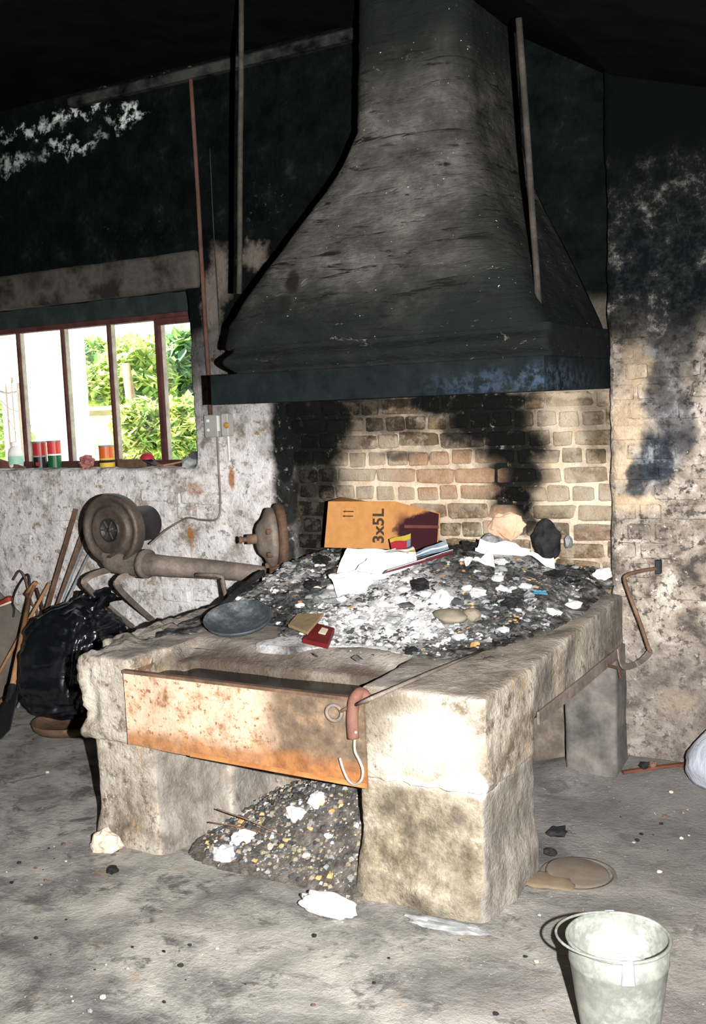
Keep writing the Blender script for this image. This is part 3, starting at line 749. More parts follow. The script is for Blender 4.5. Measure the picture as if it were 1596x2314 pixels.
def build_ash():
    vs = []; fs = []; nx, ny = 250, 190; x0, x1, y0, y1 = -2.98, -1.30, 3.28, 4.585
    for j in range(ny + 1):
        for i in range(nx + 1):
            x = x0 + (x1 - x0) * i / nx; y = y0 + (y1 - y0) * j / ny
            h = ash_h(x, y); vs.append((x, y, slab_z(x, y) + (h if h > .003 else -.03)))
    for j in range(ny):
        for i in range(nx):
            a = j * (nx + 1) + i; fs.append((a, a + 1, a + nx + 2, a + nx + 1))
    t = NT('ash_bed')
    c = t.ramp(t.noise(11, 7, .75, dist=.8), [(.38, (.012, .012, .013)), (.47, (.06, .06, .06)), (.57, (.20, .195, .19)), (.66, (.60, .60, .61))])
    wv = t.warped(.18, 8, 4)
    pc = on_ash(880, 1390); pc2 = on_ash(820, 1460); pc3 = on_ash(860, 1310)
    wm = t.blobs([(tuple(pc), (.30, .34, .3), 1), (tuple(pc2), (.24, .15, .3), 1), (tuple(pc3), (.22, .28, .3), 1), (tuple(on_ash(975, 1370)), (.14, .16, .3), .9), (tuple(on_ash(625, 1445)), (.14, .1, .2), 1), (tuple(on_ash(640, 1310)), (.10, .12, .2), .8), (tuple(on_ash(1160, 1260)), (.2, .12, .2), .8)], wv, .45)
    c = t.mix(t.math('MULTIPLY', wm, t.rng(t.noise(15, 5, .72), .30, .44)), c, t.ramp(t.noise(40, 4, .7), [(.32, (.30, .30, .31)), (.45, (.74, .74, .76)), (.6, (.88, .88, .88))]))
    c = t.mix(t.rng(t.noise(28, 3, .6), .66, .73), c, (.36, .24, .12))
    t.bump(t.noise(40, 6, .8), .9, .02)
    t.done(c, .95, 0, .1)
    o = pyd('ash_bed', vs, fs, t.m, forge, True); o['kind'] = 'stuff'
    # loose flakes lying on the bed
    r = random.Random(3); bv = []; bf = []; mi = []
    for k in range(9000):
        px, py = r.uniform(500, 1400), r.uniform(1230, 1490)
        if px < 700 and py > 1440: continue
        p = on_ash_fast(px, py)
        if p is None: continue
        h = ash_h(p.x, p.y)
        if p.x > -1.36: continue
        if h < .006 and (r.random() < .93 or math.hypot(p.x - PANC.x, p.y - PANC.y) < .2): continue
        s = .0035 + .010 * r.random() ** 2 + (.009 * r.random() if r.random() < .12 else 0)
        a = r.uniform(0, 6.28); tl = r.uniform(-.7, .7); 
        M = Matrix.Rotation(a, 3, 'Z') @ Matrix.Rotation(tl, 3, 'X')
        b0 = len(bv)
        asp = r.uniform(.4, 1)
        for u, v2, w2 in ((-1, -1, 0), (0, -1.1, .35), (1, -1, 0), (1, 1, .1), (0, .9, .45), (-1, 1, 0)):
            bv.append(Vector((p.x, p.y, slab_z(p.x, p.y) + max(h, 0) + .004)) + M @ Vector((u * s, v2 * s * asp, w2 * s)))
        bf += [(b0, b0 + 1, b0 + 4, b0 + 5), (b0 + 1, b0 + 2, b0 + 3, b0 + 4)]
        white = max(0, 1 - ((px - 870) / 180) ** 2 - ((py - 1400) / 105) ** 2)
        white = max(white, .6 * max(0, 1 - ((px - 640) / 60) ** 2 - ((py - 1310) / 40) ** 2))
        zn = N3((p.x, p.y, 0), 7, 12, 3)
        q_ = r.random() * .8 + .1 - zn * 1.5 + .12
        if q_ < .06 + 1.0 * white: m = 0
        elif q_ < .42 + .5 * white: m = 1
        elif r.random() < .05: m = 3
        else: m = 2
        mi += [m, m]
    o = pyd('ash_flakes', bv, bf, [MAT['ash_white'], MAT['ash_grey'], MAT['ash_dark'], MAT['orange']], forge)
    o.data.polygons.foreach_set('material_index', mi); o['kind'] = 'stuff'
def on_ash_fast(px, py):
    d = ray(px, py); t = 3.2
    for _ in range(40):
        p = EYE + d * t
        if p.y > 4.56: return None
        g = p.z - top_z(p.x, p.y)
        if abs(g) < .003: break
        t += g / -d.z * .6
        if t > 8: return None
    return p
build_ash()

# ================================================================== HOOD
hood = thing('forge_hood', 'bell shaped smoke blackened brick hood tapering up to its flue above the forge', 'hood', (-2.07, 4.1, 1.66))
def front_y(z):
    return 3.74 + (3.95 - 3.74) * sstep(1.9, 2.75, z)
LEFTS = [(497, 782), (506, 735), (548, 662), (605, 590), (655, 522), (722, 432), (758, 378), (786, 318), (798, 290), (800, 150), (802, -20)]
RIGHTS = [(1385, 890), (1378, 800), (1347, 720), (1300, 620), (1268, 555), (1222, 470), (1190, 400), (1172, 320), (1168, 250), (1168, 150), (1168, 20)]
def curve_l():
    out = []
    for px, py in LEFTS:
        y = 3.8
        for _ in range(6):
            p = aty(px, py, y); y = front_y(p.z)
        out.append((p.z, p.x))
    return sorted(out)
def curve_r(): return sorted((aty(px, py, 4.58).z, aty(px, py, 4.58).x) for px, py in RIGHTS)
def interp(tab, z):
    if z <= tab[0][0]: return tab[0][1]
    for (a, b), (c, d) in zip(tab[:-1], tab[1:]):
        if z <= c: return b + (d - b) * (z - a) / (c - a)
    return tab[-1][1]
CL, CR = curve_l(), curve_r()
def loft(name, zs, fl_, mat, disp, nseg=(40, 34, 40), rad=.05, cap=(True, True)):
    bm = bmesh.new(); rings = []
    for z in zs:
        xl, xr, yf, yb = fl_(z)
        pts = []
        for i in range(nseg[0] + 1): pts.append((xl, yb + (yf + rad - yb) * i / nseg[0]))
        for k in range(1, 5): a = math.pi / 2 * k / 5; pts.append((xl + rad - rad * math.cos(a), yf + rad - rad * math.sin(a)))
        for i in range(nseg[1] + 1): pts.append((xl + rad + (xr - xl - 2 * rad) * i / nseg[1], yf))
        for k in range(1, 5): a = math.pi / 2 * k / 5; pts.append((xr - rad + rad * math.sin(a), yf + rad - rad * math.cos(a)))
        for i in range(nseg[2] + 1): pts.append((xr, yf + rad + (yb - yf - rad) * i / nseg[2]))
        cx, cy = (xl + xr) / 2, yb
        ring = []
        for x, y in pts:
            d = disp((x, y, z)); v = Vector((x - cx, y - cy, 0)); v.normalize()
            if y > yb - .03: d = 0
            ring.append(bm.verts.new((x + v.x * d, y + v.y * d, z)))
        rings.append(ring)
    m = len(rings[0])
    for a, b in zip(rings[:-1], rings[1:]):
        for k in range(m):
            bm.faces.new((a[k], a[(k + 1) % m], b[(k + 1) % m], b[k]))
    if cap[0]: bm.faces.new(rings[0][::-1])
    if cap[1]: bm.faces.new(rings[-1])
    bmesh.ops.recalc_face_normals(bm, faces=bm.faces)
    return mesh_obj(name, bm, mat, hood, True)
def hood_sec(z):
    return interp(CL, z) - .032, interp(CR, z) + .01, front_y(z), 4.595
def dh(p): return .016 * N3(p, 3.2, 3, 4) + .007 * N3((p[0], p[1], p[2] * 2.5), 9, 6, 3)
zs = [1.905 + (3.44 - 1.905) * i / 95 for i in range(96)]
loft('canopy', zs, hood_sec, MAT['hood'], dh, rad=.13)
bl_, br_ = -2.83, XC - .004
m_band = simple('blackened_lintel', (.012, .016, .018), (.026, .032, .036), 6, .75, 0, .3, .4, 30, objc=False)
def m_bandblue():
    t = NT('blackened_lintel_blue')
    c = t.ramp(t.noise(7, 5, .7), [(.35, (.005, .0075, .0085)), (.65, (.012, .016, .017))])
    a = aty(1230, 860, 3.72); b = aty(1090, 870, 3.72)
    c = t.mix(t.math('MULTIPLY', t.blobs([(tuple(a), (.12, .5, .06), 1), (tuple(b), (.2, .5, .05), .6)], t.warped(.1, 9), .6), t.rng(t.noise(25, 5, .75), .42, .62)), c, (.035, .055, .085))
    t.bump(t.noise(30, 4, .6), .4, .006); return t.done(c, .9, 0, .06)
loft('lintel_band', [1.668, 1.672, 1.70, 1.74, 1.775, 1.79, 1.795], lambda z: (bl_, br_, 3.715, 4.59), m_bandblue(), lambda p: .004 * N3(p, 5, 1, 2), rad=.008)
def mould(z):
    t = (z - 1.795) / .11
    o = .035 + .035 * (1 - math.sin(max(0, min(1, (t - .12) / .75)) * math.pi)) if t > .12 else .075
    return (bl_ + o, br_, 3.715 + o, 4.59)
loft('moulding', [1.795 + .125 * i / 14 for i in range(15)], mould, MAT['hood'], lambda p: .005 * N3(p, 7, 1, 3), rad=.03)

# hanger rods and pipes ------------------------------------------------------
def rod(name, label, cat, a, b, r, mat, bend=None):
    bm = bmesh.new(); a = Vector(a); b = Vector(b)
    pts = [a.lerp(b, i / 8) + Vector((.004 * N3((i, 0, 0), .7, r * 100), .004 * N3((i, 3, 0), .7, r * 50), 0)) for i in range(9)]
    tube(bm, pts, r, 10); o = mesh_obj(name, bm, mat, None, True); return tag(o, label, cat)
a = aty(541, 664, 3.79); b = aty(551, 40, 3.79)
rod('hanger_rod', 'dark iron hanger rod rising from the left shoulder of the hood', 'rod', a, (b.x, b.y, 3.44), .0115, MAT['rod'])
a = atx(1222, 752, -1.395); b = atx(1175, 120, -1.40)
rod('hanger_rod', 'dark iron hanger rod in front of the right side of the hood', 'rod', a, (b.x, b.y, b.z + .12), .0125, MAT['rod'])
a = aty(479, 940, 4.57); b = aty(449, 345, 4.57)
rod('wall_pipe', 'reddish brown vertical pipe on the wall between window and hood', 'pipe', (-3.485, 4.570, 1.60), (-3.497, 4.572, 3.42), .0115, MAT['piperust'])
bm = bmesh.new(); tube(bm, smooth_path([(-3.41, 4.588, 3.0), (-3.412, 4.586, 2.6), (-3.408, 4.586, 2.2), (-3.41, 4.586, 1.95)]), .0035, 6)
tag(mesh_obj('conduit', bm, MAT['blackiron'], None, True), 'thin black conduit running down the wall beside the red pipe', 'conduit')

# electrical gear ------------------------------------------------------------
def P(px, py, y=4.58): return aty(px, py, y)
sw = thing('switch_box', 'small grey metal switch box on the wall right of the window', 'switch', P(481, 962, 4.57))
c = P(481, 962, 4.55)
bm = bmesh.new(); box(bm, (c.x - .048, 4.535, c.z - .062), (c.x + .042, 4.60, c.z + .058)); bevel_all(bm, .005); covo = mesh_obj('cover', bm, simple('grey_enamel', (.25, .26, .24), (.33, .34, .31), 10, .5), sw)
for px, py in ((470, 951), (471, 972)):
    p = P(px, py, 4.533); bm = bmesh.new(); lathe(bm, [(0, .006), (.008, .005), (.009, 0)], Matrix.Translation(p) @ Matrix.Rotation(math.pi / 2, 4, 'X'), 10); mesh_obj('screw', bm, MAT['ash_white'], covo)
bm = bmesh.new(); p = P(493.5, 957, 4.532); box(bm, (p.x - .005, 4.525, p.z - .04), (p.x + .005, 4.536, p.z + .04)); mesh_obj('lever', bm, MAT['ash_white'], covo)
pb = thing('push_button_unit', 'narrow conduit plate with an orange round button beside the grey switch box', 'switch', P(511, 960, 4.57))
c = P(511, 960, 4.56)
bm = bmesh.new(); box(bm, (c.x - .022, 4.545, c.z - .06), (c.x + .022, 4.60, c.z + .06)); bevel_all(bm, .004); plo = mesh_obj('plate', bm, simple('pale_plate', (.40, .39, .36), (.30, .29, .27), 12, .6), pb)
bm = bmesh.new(); p = P(512, 961, 4.543); lathe(bm, [(0, .014), (.012, .012), (.016, .004), (.017, 0)], Matrix.Translation(p) @ Matrix.Rotation(math.pi / 2, 4, 'X'), 14); mesh_obj('button', bm, simple('amber_button', (.45, .25, .05), (.30, .16, .03), 10, .4), plo)
bm = bmesh.new(); tube(bm, [P(516, 986, 4.585), P(519, 1040, 4.588)], .007, 8); mesh_obj('conduit', bm, simple('white_conduit', (.72, .70, .66), (.60, .58, .55), 10, .6), pb)
bm = bmesh.new()
tube(bm, smooth_path([P(491, 984), P(493, 1030), P(496, 1090), P(498, 1130), P(496, 1162), P(486, 1175), P(455, 1175), P(425, 1170), P(400, 1182), P(375, 1198, 4.5), P(352, 1218, 4.42), P(338, 1230, 4.40)], 5), .0055, 6)
tag(mesh_obj('power_cable', bm, MAT['greyiron'], None, True), 'grey cable running down from the switch box to the blower motor', 'cable')

# ================================================================== BLOWER
BX, BY, BZ = aty(247, 1198, 4.05)
RB = .185
blow = thing('forge_blower', 'large brown iron forge blower with round fan casing below the window', 'blower', (BX, BY, BZ - .2))
RX = Matrix.Rotation(math.pi / 2, 4, 'X')   # local +Z -> -Y
def MY(x, y, z): return Matrix.Translation((x, y, z)) @ RX
bm = bmesh.new()
lathe(bm, [(0, -.10), (.11, -.10), (.155, -.092), (.178, -.07), (RB, -.045), (RB, -.012), (.182, .0), (.172, .004), (.160, .000), (.150, -.010), (.138, -.013), (.124, -.008), (.118, .002), (.110, .004), (.085, -.002), (.070, -.006), (.062, -.006)], MY(BX, BY, BZ), 48)
mesh_obj('fan_casing', bm, MAT['fan'], blow, True)
bm = bmesh.new(); lathe(bm, [(.062, -.03), (.062, .003), (.056, .004), (.054, -.006), (.03, -.012), (.016, -.008), (.012, .004), (0, .006)], MY(BX, BY, BZ), 30); hubo = mesh_obj('hub_cover', bm, m_rust('dark_casting', [(.3, (.03, .03, .03)), (.7, (.10, .095, .09))], .4, .5), blow, True)
for k in range(6):
    a = k * math.pi / 3; bm = bmesh.new()
    tube(bm, [(BX + .014 * math.cos(a), BY - .004, BZ + .014 * math.sin(a)), (BX + .052 * math.cos(a), BY - .006, BZ + .052 * math.sin(a))], .005, 6); mesh_obj('spoke', bm, MAT['fan'], hubo)
bm = bmesh.new(); lathe(bm, [(.0, .2), (.075, .2), (.092, .19), (.092, .04), (.085, .02), (.06, 0), (0, 0)], Matrix.Translation((BX + .01, BY + .10, BZ + .005)) @ Matrix.Rotation(-math.pi / 2, 4, 'X'), 28); mesh_obj('motor', bm, MAT['motor'], blow, True)
# scroll outlet and delivery pipe
bm = bmesh.new()
pa = Vector((BX - .02, BY + .055, BZ - .165)); pe = aty(600, 1298, 4.32)
pts = smooth_path([pa + Vector((-.06, 0, .03)), pa, Vector((BX + .16, BY + .06, BZ - .175)), Vector((BX + .28, BY + .075, BZ - .185)), pa.lerp(pe, .65), pa.lerp(pe, .85), pe], 4)
rr = [.045 + .03 * sstep(0, 5, i) - .004 * 0 for i in range(len(pts))]
for i in range(len(pts)):
    t = i / (len(pts) - 1)
    rr[i] = (.05 if t < .1 else .066) if t < .3 else .060 - .020 * (t - .3) / .7
rr = [sum(rr[max(0, i - 1):i + 2]) / len(rr[max(0, i - 1):i + 2]) for i in range(len(rr))]
tube(bm, pts, rr, 18); mesh_obj('delivery_pipe', bm, MAT['greyiron'], blow, True)
bm = bmesh.new(); c2 = pts[9]; tube(bm, [pts[8], pts[9]], .075, 18); mesh_obj('pipe_collar', bm, MAT['greyiron'], blow, True)
bm = bmesh.new(); tube(bm, [(BX - .01, BY + .05, BZ - .13), (BX + .02, BY + .05, BZ - .19), (BX + .10, BY + .055, BZ - .21), (BX + .2, BY + .06, BZ - .18)], [.06, .045, .04, .045], 12); mesh_obj('foot_casting', bm, MAT['fan'], blow, True)
def bracket(pl):
    bm = bmesh.new(); tube(bm, pl, 0, flat=(.030, .016), up=(1, 0, 0))
    bmesh.ops.recalc_face_normals(bm, faces=bm.faces)
    return mesh_obj('bracket', bm, MAT['greyiron'], blow)
bracket(smooth_path([(BX - .0, BY + .05, BZ - .20), aty(218, 1296, 4.07), aty(196, 1308, 4.05), aty(193, 1322, 4.05), aty(240, 1368, 4.30), aty(300, 1418, 4.59)], 4))
bracket(smooth_path([(BX + .16, BY + .06, BZ - .22), aty(284, 1300, 4.07), aty(268, 1310, 4.05), aty(266, 1326, 4.05), aty(305, 1366, 4.28), aty(352, 1408, 4.59)], 4))
bm = bmesh.new(); tube(bm, [aty(443, 1299, 4.10), aty(490, 1300, 4.10), aty(503, 1304, 4.12), aty(512, 1362, 4.12)], .011, 8); mesh_obj('stay', bm, MAT['greyiron'], blow, True)

# second casting at the back left corner of the hearth: gate valve of the blast pipe
VX, VY, VZ = aty(618, 1215, 4.32)
val = thing('blast_valve', 'rusty round iron blast valve standing at the back left of the hearth', 'valve', (VX, VY, VZ - .17))
MXv = Matrix.Translation((VX, VY, VZ)) @ Matrix.Rotation(.74, 4, 'Z') @ Matrix.Rotation(-math.pi / 2, 4, 'Y')   # local Z -> -X
bm = bmesh.new(); lathe(bm, [(0, .085), (.05, .085), (.075, .075), (.10, .05), (.145, .03), (.15, .02), (.15, .0), (.12, -.01)], MXv, 36); vbo = mesh_obj('valve_body', bm, MAT['greyiron'], val, True)
bm = bmesh.new(); lathe(bm, [(.10, -.012), (.165, -.015), (.17, -.03), (.165, -.05), (.10, -.06), (0, -.06)], MXv, 36); mesh_obj('flange', bm, MAT['rust'], val, True)
bm = bmesh.new(); lathe(bm, [(.025, .08), (.025, .13), (.012, .132), (.012, .155), (.018, .157), (.018, .17), (0, .172)], MXv, 16); mesh_obj('spindle', bm, MAT['rust'], val, True)
for k in range(3):
    a = math.radians(190 + 50 * k); bm = bmesh.new(); p = MXv @ Vector((.135 * math.cos(a), .135 * math.sin(a), .02))
    lathe(bm, [(.014, 0), (.014, .03), (0, .034)], Matrix.Translation(p) @ MXv.to_3x3().to_4x4(), 8); mesh_obj('bolt', bm, MAT['rust'], vbo)
bm = bmesh.new(); tube(bm, [(VX + .02, VY, VZ - .13), (VX + .02, VY, slab_z(VX, VY) + .01)], .045, 14); mesh_obj('stand', bm, MAT['rust'], val, True)

# ================================================================== LEFT CORNER
# leaning bars
def flatbar(name, label, a, b, wdt, th, mat, group=None):
    bm = bmesh.new(); a = Vector(a); b = Vector(b)
    tube(bm, [a, a.lerp(b, .5), b], 0, flat=(wdt, th)); bevel_all(bm, .002)
    return tag(mesh_obj(name, bm, mat), label, 'bar', group)
def lean(px0, py0, px1, py1, ytop=4.56):
    a = aty(px1, py1, ytop); b = atx(px0, py0, 0); 
    b = aty(px0, py0, 4.25); return b, a
def to_floor(top, low):
    d = low - top; k = (top.z - .012) / -d.z; return top + d * k
for nm, lb, p0, p1, kind, m in (
        ('iron_bar', 'tallest brown flat iron bar leaning on the wall left of the blower', (105, 1382), (172, 1150), 'f', 'rust'),
        ('iron_bar', 'shorter brown flat iron bar leaning second from the left by the blower', (128, 1378), (192, 1190), 'f', 'rust'),
        ('steel_tube', 'grey steel tube leaning against the wall between two other bars', (132, 1375), (198, 1208), 't', 'tubegrey'),
        ('steel_tube', 'thin pale grey steel tube leaning nearest the blower bracket', (146, 1370), (210, 1232), 't', 'tubegrey')):
    top = aty(*p1, 4.565); low = to_floor(top, aty(*p0, 4.40))
    if kind == 'f':
        flatbar(nm, lb, low, top, .034, .010, MAT[m])
    else:
        bm = bmesh.new(); tube(bm, [low, top], .0085, 8); tag(mesh_obj(nm, bm, MAT[m], None, True), lb, 'tube')
# bin bag
bx, by = -4.33, 4.02
bagc = atz(100, 1625, 0.06)
def m_tub(): return MAT['rust']
BGX, BGY = -4.12, 3.72
pb0 = atz(105, 1630, .05)
BGX, BGY = pb0.x + .06, pb0.y + .12
bm = bmesh.new(); bmesh.ops.create_icosphere(bm, subdivisions=6, radius=1)
for v in bm.verts:
    p = v.co.copy()
    zz = p.z
    # sack profile: full below, gathered towards the upper right
    top = sstep(.1, 1, zz)
    sx = .262 - .03 * top; sy = .22 - .06 * top
    u = Vector((abs(p.x) ** .66 * (1 if p.x > 0 else -1), abs(p.y) ** .7 * (1 if p.y > 0 else -1), (abs(zz) ** .62) * (1 if zz > 0 else -1)))
    a = math.atan2(p.y, p.x)
    fold = .016 * math.sin(a * 9 + 4 * N3(p, 1.5, 2)) * sstep(-.6, .9, zz) + .028 * N3(p, 2.2, 7, 3) + .018 * N3((p.x * .8, p.y * .8, p.z * 3), 2.4, 11, 2)
    fold += .024 * (abs(N3((p.x * 3.0, p.y * 3.0, p.z * .8), 1.6, 31, 2)) - .15) + .016 * (abs(N3((p.x * .8, p.y * .8, p.z * 2.6), 1.9, 37, 2)) - .15)
    q3 = Vector((u.x * sx, u.y * sy, u.z * .30)) + Vector((p.x, p.y, p.z * .4)) * fold
    q3.x += .085 * (u.z * .5 + .5) ** 1.2 ; q3.y += .02 * u.z
    v.co = q3 + Vector((BGX, BGY, .36))
bag = thing('bin_bag', 'shiny full black plastic bin bag left of the forge', 'bag', (BGX, BGY, .07))
mesh_obj('sack', bm, MAT['bag'], bag, True)
# loose gathered neck
bm = bmesh.new(); rings = []
NECK = [((.05, .03, .60), .15), ((.12, .05, .655), .11), ((.17, .06, .69), .085), ((.20, .06, .705), .11)]
for i, (c3, r0) in enumerate(NECK):
    ring = []
    for k in range(40):
        a = 2 * math.pi * k / 40
        r2 = r0 * (1 + .22 * math.sin(a * 7 + i) + .25 * N3((math.cos(a), math.sin(a), i * .4), 2, 3))
        ring.append(bm.verts.new((BGX + c3[0] + r2 * math.cos(a), BGY + c3[1] + r2 * math.sin(a) * .7, c3[2] + .03 * math.sin(a * 3 + i))))
    rings.append(ring)
for r0, r1 in zip(rings[:-1], rings[1:]):
    for k in range(40): bm.faces.new((r0[k], r0[(k + 1) % 40], r1[(k + 1) % 40], r1[k]))
mesh_obj('gathered_neck', bm, MAT['bag'], bag, True)
bm = bmesh.new(); lathe(bm, [(0, .012), (.18, .012), (.195, .03), (.20, .05), (.206, .05), (.20, .02), (.18, 0), (0, 0)], Matrix.Translation((BGX + .03, BGY - .03, 0)), 36)
tag(mesh_obj('iron_tray', bm, MAT['rust'], None, True), 'shallow round rusty iron tray under the black bin bag', 'tray')

# fork / spade with D handle, leaning
sp = thing('spade', 'old wooden handled spade leaning in the left corner behind the bin bag', 'spade', atz(30, 1600, 0))
top = aty(70, 1330, 4.45); low = to_floor(top, aty(38, 1500, 4.05))
ax = (top - low).normalized(); sd = ax.cross(Vector((0, 1, 0))).normalized()
def ap(t, s=0.0): return low + ax * t + sd * s
Lt = (top - low).length
bm = bmesh.new(); tube(bm, [ap(.30), ap(Lt * .55), ap(Lt - .09)], [.017, .016, .015], 10); mesh_obj('shaft', bm, MAT['wood'], sp, True)
for s in (-1, 1):
    bm = bmesh.new(); tube(bm, smooth_path([ap(Lt - .10, 0), ap(Lt - .05, .022 * s), ap(Lt, .05 * s)], 4), .010, 8); mesh_obj('handle_strap', bm, MAT['redrust'], sp, True)
bm = bmesh.new(); tube(bm, [ap(Lt, -.06), ap(Lt, .06)], .014, 10); mesh_obj('handle_grip', bm, MAT['wood'], sp, True)
bm = bmesh.new(); tube(bm, [ap(.34), ap(.26), ap(.24)], [.022, .022, .024], 10)
nrm = sd.cross(ax).normalized()
hexa(bm, [ap(0.0, -.07) - nrm * .003, ap(0.0, .07) - nrm * .003, ap(0.0, .07) + nrm * .003, ap(0.0, -.07) + nrm * .003, ap(.26, -.09) - nrm * .004, ap(.26, .09) - nrm * .004, ap(.26, .09) + nrm * .004, ap(.26, -.09) + nrm * .004])
mesh_obj('blade', bm, MAT['blackiron'], sp)
# red handled shears end at frame edge
bm = bmesh.new(); tube(bm, smooth_path([aty(-60, 1395, 4.35), aty(-15, 1372, 4.35), aty(24, 1352, 4.35)], 4), [.012] * 4 + [.016] * 4 + [.018], 10)
rh = thing('red_handle_tool', 'red and yellow painted tool handle sticking in at the left edge', 'tool', aty(0, 1372, 4.35)); 
mesh_obj('grip', bm, MAT['redpaint'], rh, True)
bm = bmesh.new(); tube(bm, [aty(-20, 1377, 4.345), aty(25, 1360, 4.345)], .006, 6); mesh_obj('stripe', bm, MAT['cream'], rh, True)
low2 = to_floor(aty(-60, 1395, 4.35), aty(-75, 1500, 4.3))
bm = bmesh.new(); tube(bm, [aty(-60, 1395, 4.35), low2], .012, 8); mesh_obj('shank', bm, MAT['darkwood'], rh, True)
# bent rods behind
for i, (pl, lb) in enumerate((([(30, 1395), (28, 1360), (40, 1325), (62, 1298), (66, 1330), (52, 1400)], 'bent dark iron hoop standing behind the spade handle'),
                              ([(84, 1400), (70, 1360), (58, 1310), (44, 1290), (30, 1310)], 'curved brown iron strap standing behind the spade'))):
    bm = bmesh.new(); pts = [aty(px, py, 4.52 - .02 * i) for px, py in pl]
    pts = [Vector((pts[0].x - .02, pts[0].y - .15, .012))] + pts
    if i == 0: pts.append(Vector((pts[-1].x + .02, pts[-1].y - .13, .012)))
    tube(bm, smooth_path(pts, 5), .007, 6); tag(mesh_obj('iron_hoop', bm, MAT['rust'] if i else MAT['blackiron'], None, True), lb, 'hoop')
for i, (p0, p1, lb) in enumerate((((66, 1400), (112, 1318), 'pale wooden stick lying across the tools behind the spade'), ((110, 1420), (82, 1330), 'brown wooden stake between spade and iron bars'))):
    a = aty(*p1, 4.5); b = to_floor(a, aty(*p0, 4.42)); bm = bmesh.new(); tube(bm, [b, a.lerp(b, .5), a], .011, 7)
    tag(mesh_obj('wooden_stake', bm, MAT['wood'] if i == 0 else MAT['darkwood'], None, True), lb, 'stick')
# grey sheet leaning at far left
bm = bmesh.new(); a = atz(-30, 1580, .0); 
A = aty(-40, 1300, 4.55); B = aty(48, 1390, 4.55); C_ = atz(60, 1560, .0); D_ = atz(-60, 1590, .0)
n_ = Vector((0, .012, 0))
hexa(bm, [D_, C_, C_ + n_, D_ + n_, A, B, B + n_, A + n_]); bmesh.ops.recalc_face_normals(bm, faces=bm.faces)
tag(mesh_obj('leaning_sheet', bm, simple('grey_brown_sheet', (.11, .095, .08), (.18, .155, .135), 6, .9, objc=False)), 'grey brown sheet leaning on the wall at the left edge', 'sheet')
# scrap rods on the floor, left
for i, (p0, p1, m, lb) in enumerate((((0, 1535), (25, 1523), 'redrust', 'short red rusty rod lying just above the grey rod at the left edge'), ((0, 1585), (30, 1569), 'redrust', 'red rusty rod lowest of the scrap on the floor at the left edge'), ((-10, 1565), (36, 1540), 'tubegrey', 'grey scrap rod on the floor at the left edge between red ones'), ((0, 1505), (22, 1495), 'redrust', 'red rusty rod topmost of the scrap on the floor at the left edge'))):
    bm = bmesh.new(); tube(bm, [atz(*p0, .012), atz(*p1, .012)], .010, 7)
    tag(mesh_obj('scrap_rod', bm, MAT[m], None, True), lb, 'rod')

# ================================================================== SILL OBJECTS
SZ = WZ0 + .006
def sill(px, y=4.66):
    p = aty(px, 1055, y); return p.x, y
def can(name, label, px, y, r, h, bands, cat='can'):
    x, y = sill(px, y)
    t = thing(name, label, cat, (x, y, SZ))
    z = 0
    for i, (frac, m) in enumerate(bands):
        z1 = z + frac * h
        bm = bmesh.new(); lathe(bm, [(0, z), (r, z), (r, z1), (0, z1)], Matrix.Translation((x, y, SZ)), 24)
        mesh_obj(('body', 'label_band', 'lower_band', 'upper_band')[i % 4], bm, m, t); z = z1
    bm = bmesh.new(); lathe(bm, [(r * .5, h - .003), (r * 1.03, h - .004), (r * 1.03, h + .004), (r * .9, h + .004), (r * .86, h + .001), (0, h + .001)], Matrix.Translation((x, y, SZ)), 24); mesh_obj('lid', bm, MAT['galv'], t)
    return t
dkred = simple('can_red', (.42, .03, .03), (.36, .03, .03), 5, .35, 0, .5, 0)
c1 = can('oil_can', 'dark red over black oil can, left one of the pair on the sill', 92, 4.665, .043, .155, [(.42, simple('can_black', (.012, .012, .012), None, 5, .35, 0, .5, 0)), (.06, MAT['ash_grey']), (.52, dkred)])
c2_ = can('oil_can', 'bright red over dark green oil can, right one of the pair', 125, 4.672, .041, .158, [(.46, simple('can_green', (.012, .10, .035), None, 5, .35, 0, .5, 0)), (.06, MAT['paper']), (.48, simple('can_brightred', (.62, .05, .05), None, 5, .35, 0, .5, 0))])
# small red mark on the black band
p = c1.location
bm = bmesh.new(); box(bm, (p.x - .006, p.y - .046, p.z + .014), (p.x + .018, p.y - .041, p.z + .034)); bmesh.ops.rotate(bm, verts=bm.verts, cent=p, matrix=Matrix.Rotation(.3, 3, 'Z')); mesh_obj('emblem', bm, dkred, c1)
c3_ = can('paint_tin', 'orange and yellow striped paint tin on the sill below the middle pane', 243, 4.665, .044, .122, [(.22, MAT['yellow']), (.12, MAT['black']), (.10, MAT['yellow']), (.56, simple('can_orange', (.70, .14, .03), None, 5, .4, 0, .5, 0))])
x, y = sill(37, 4.66)
bt = thing('plastic_bottle', 'white plastic bottle with a green label at the left end of the sill', 'bottle', (x, y, SZ))
M0 = Matrix.Translation((x, y, SZ)) @ Matrix.Diagonal((1.3, 1.3, 1.25, 1))
bm = bmesh.new(); lathe(bm, [(0, 0), (.03, 0), (.034, .01), (.034, .02), (.0345, .02), (.0345, .05), (.034, .05), (.034, .075), (.028, .095), (.016, .104), (.015, .115), (0, .115)], M0, 24); mesh_obj('body', bm, MAT['foam'], bt, True)
bm = bmesh.new(); lathe(bm, [(.0352, .018), (.0358, .02), (.0358, .056), (.0352, .058)], M0, 24); mesh_obj('label_band', bm, simple('mint_label', (.30, .58, .45), (.42, .66, .54), 8, .5, bump=0), bt)
bm = bmesh.new(); lathe(bm, [(.018, .108), (.018, .128), (0, .13)], M0, 16); mesh_obj('cap', bm, MAT['paper'], bt)
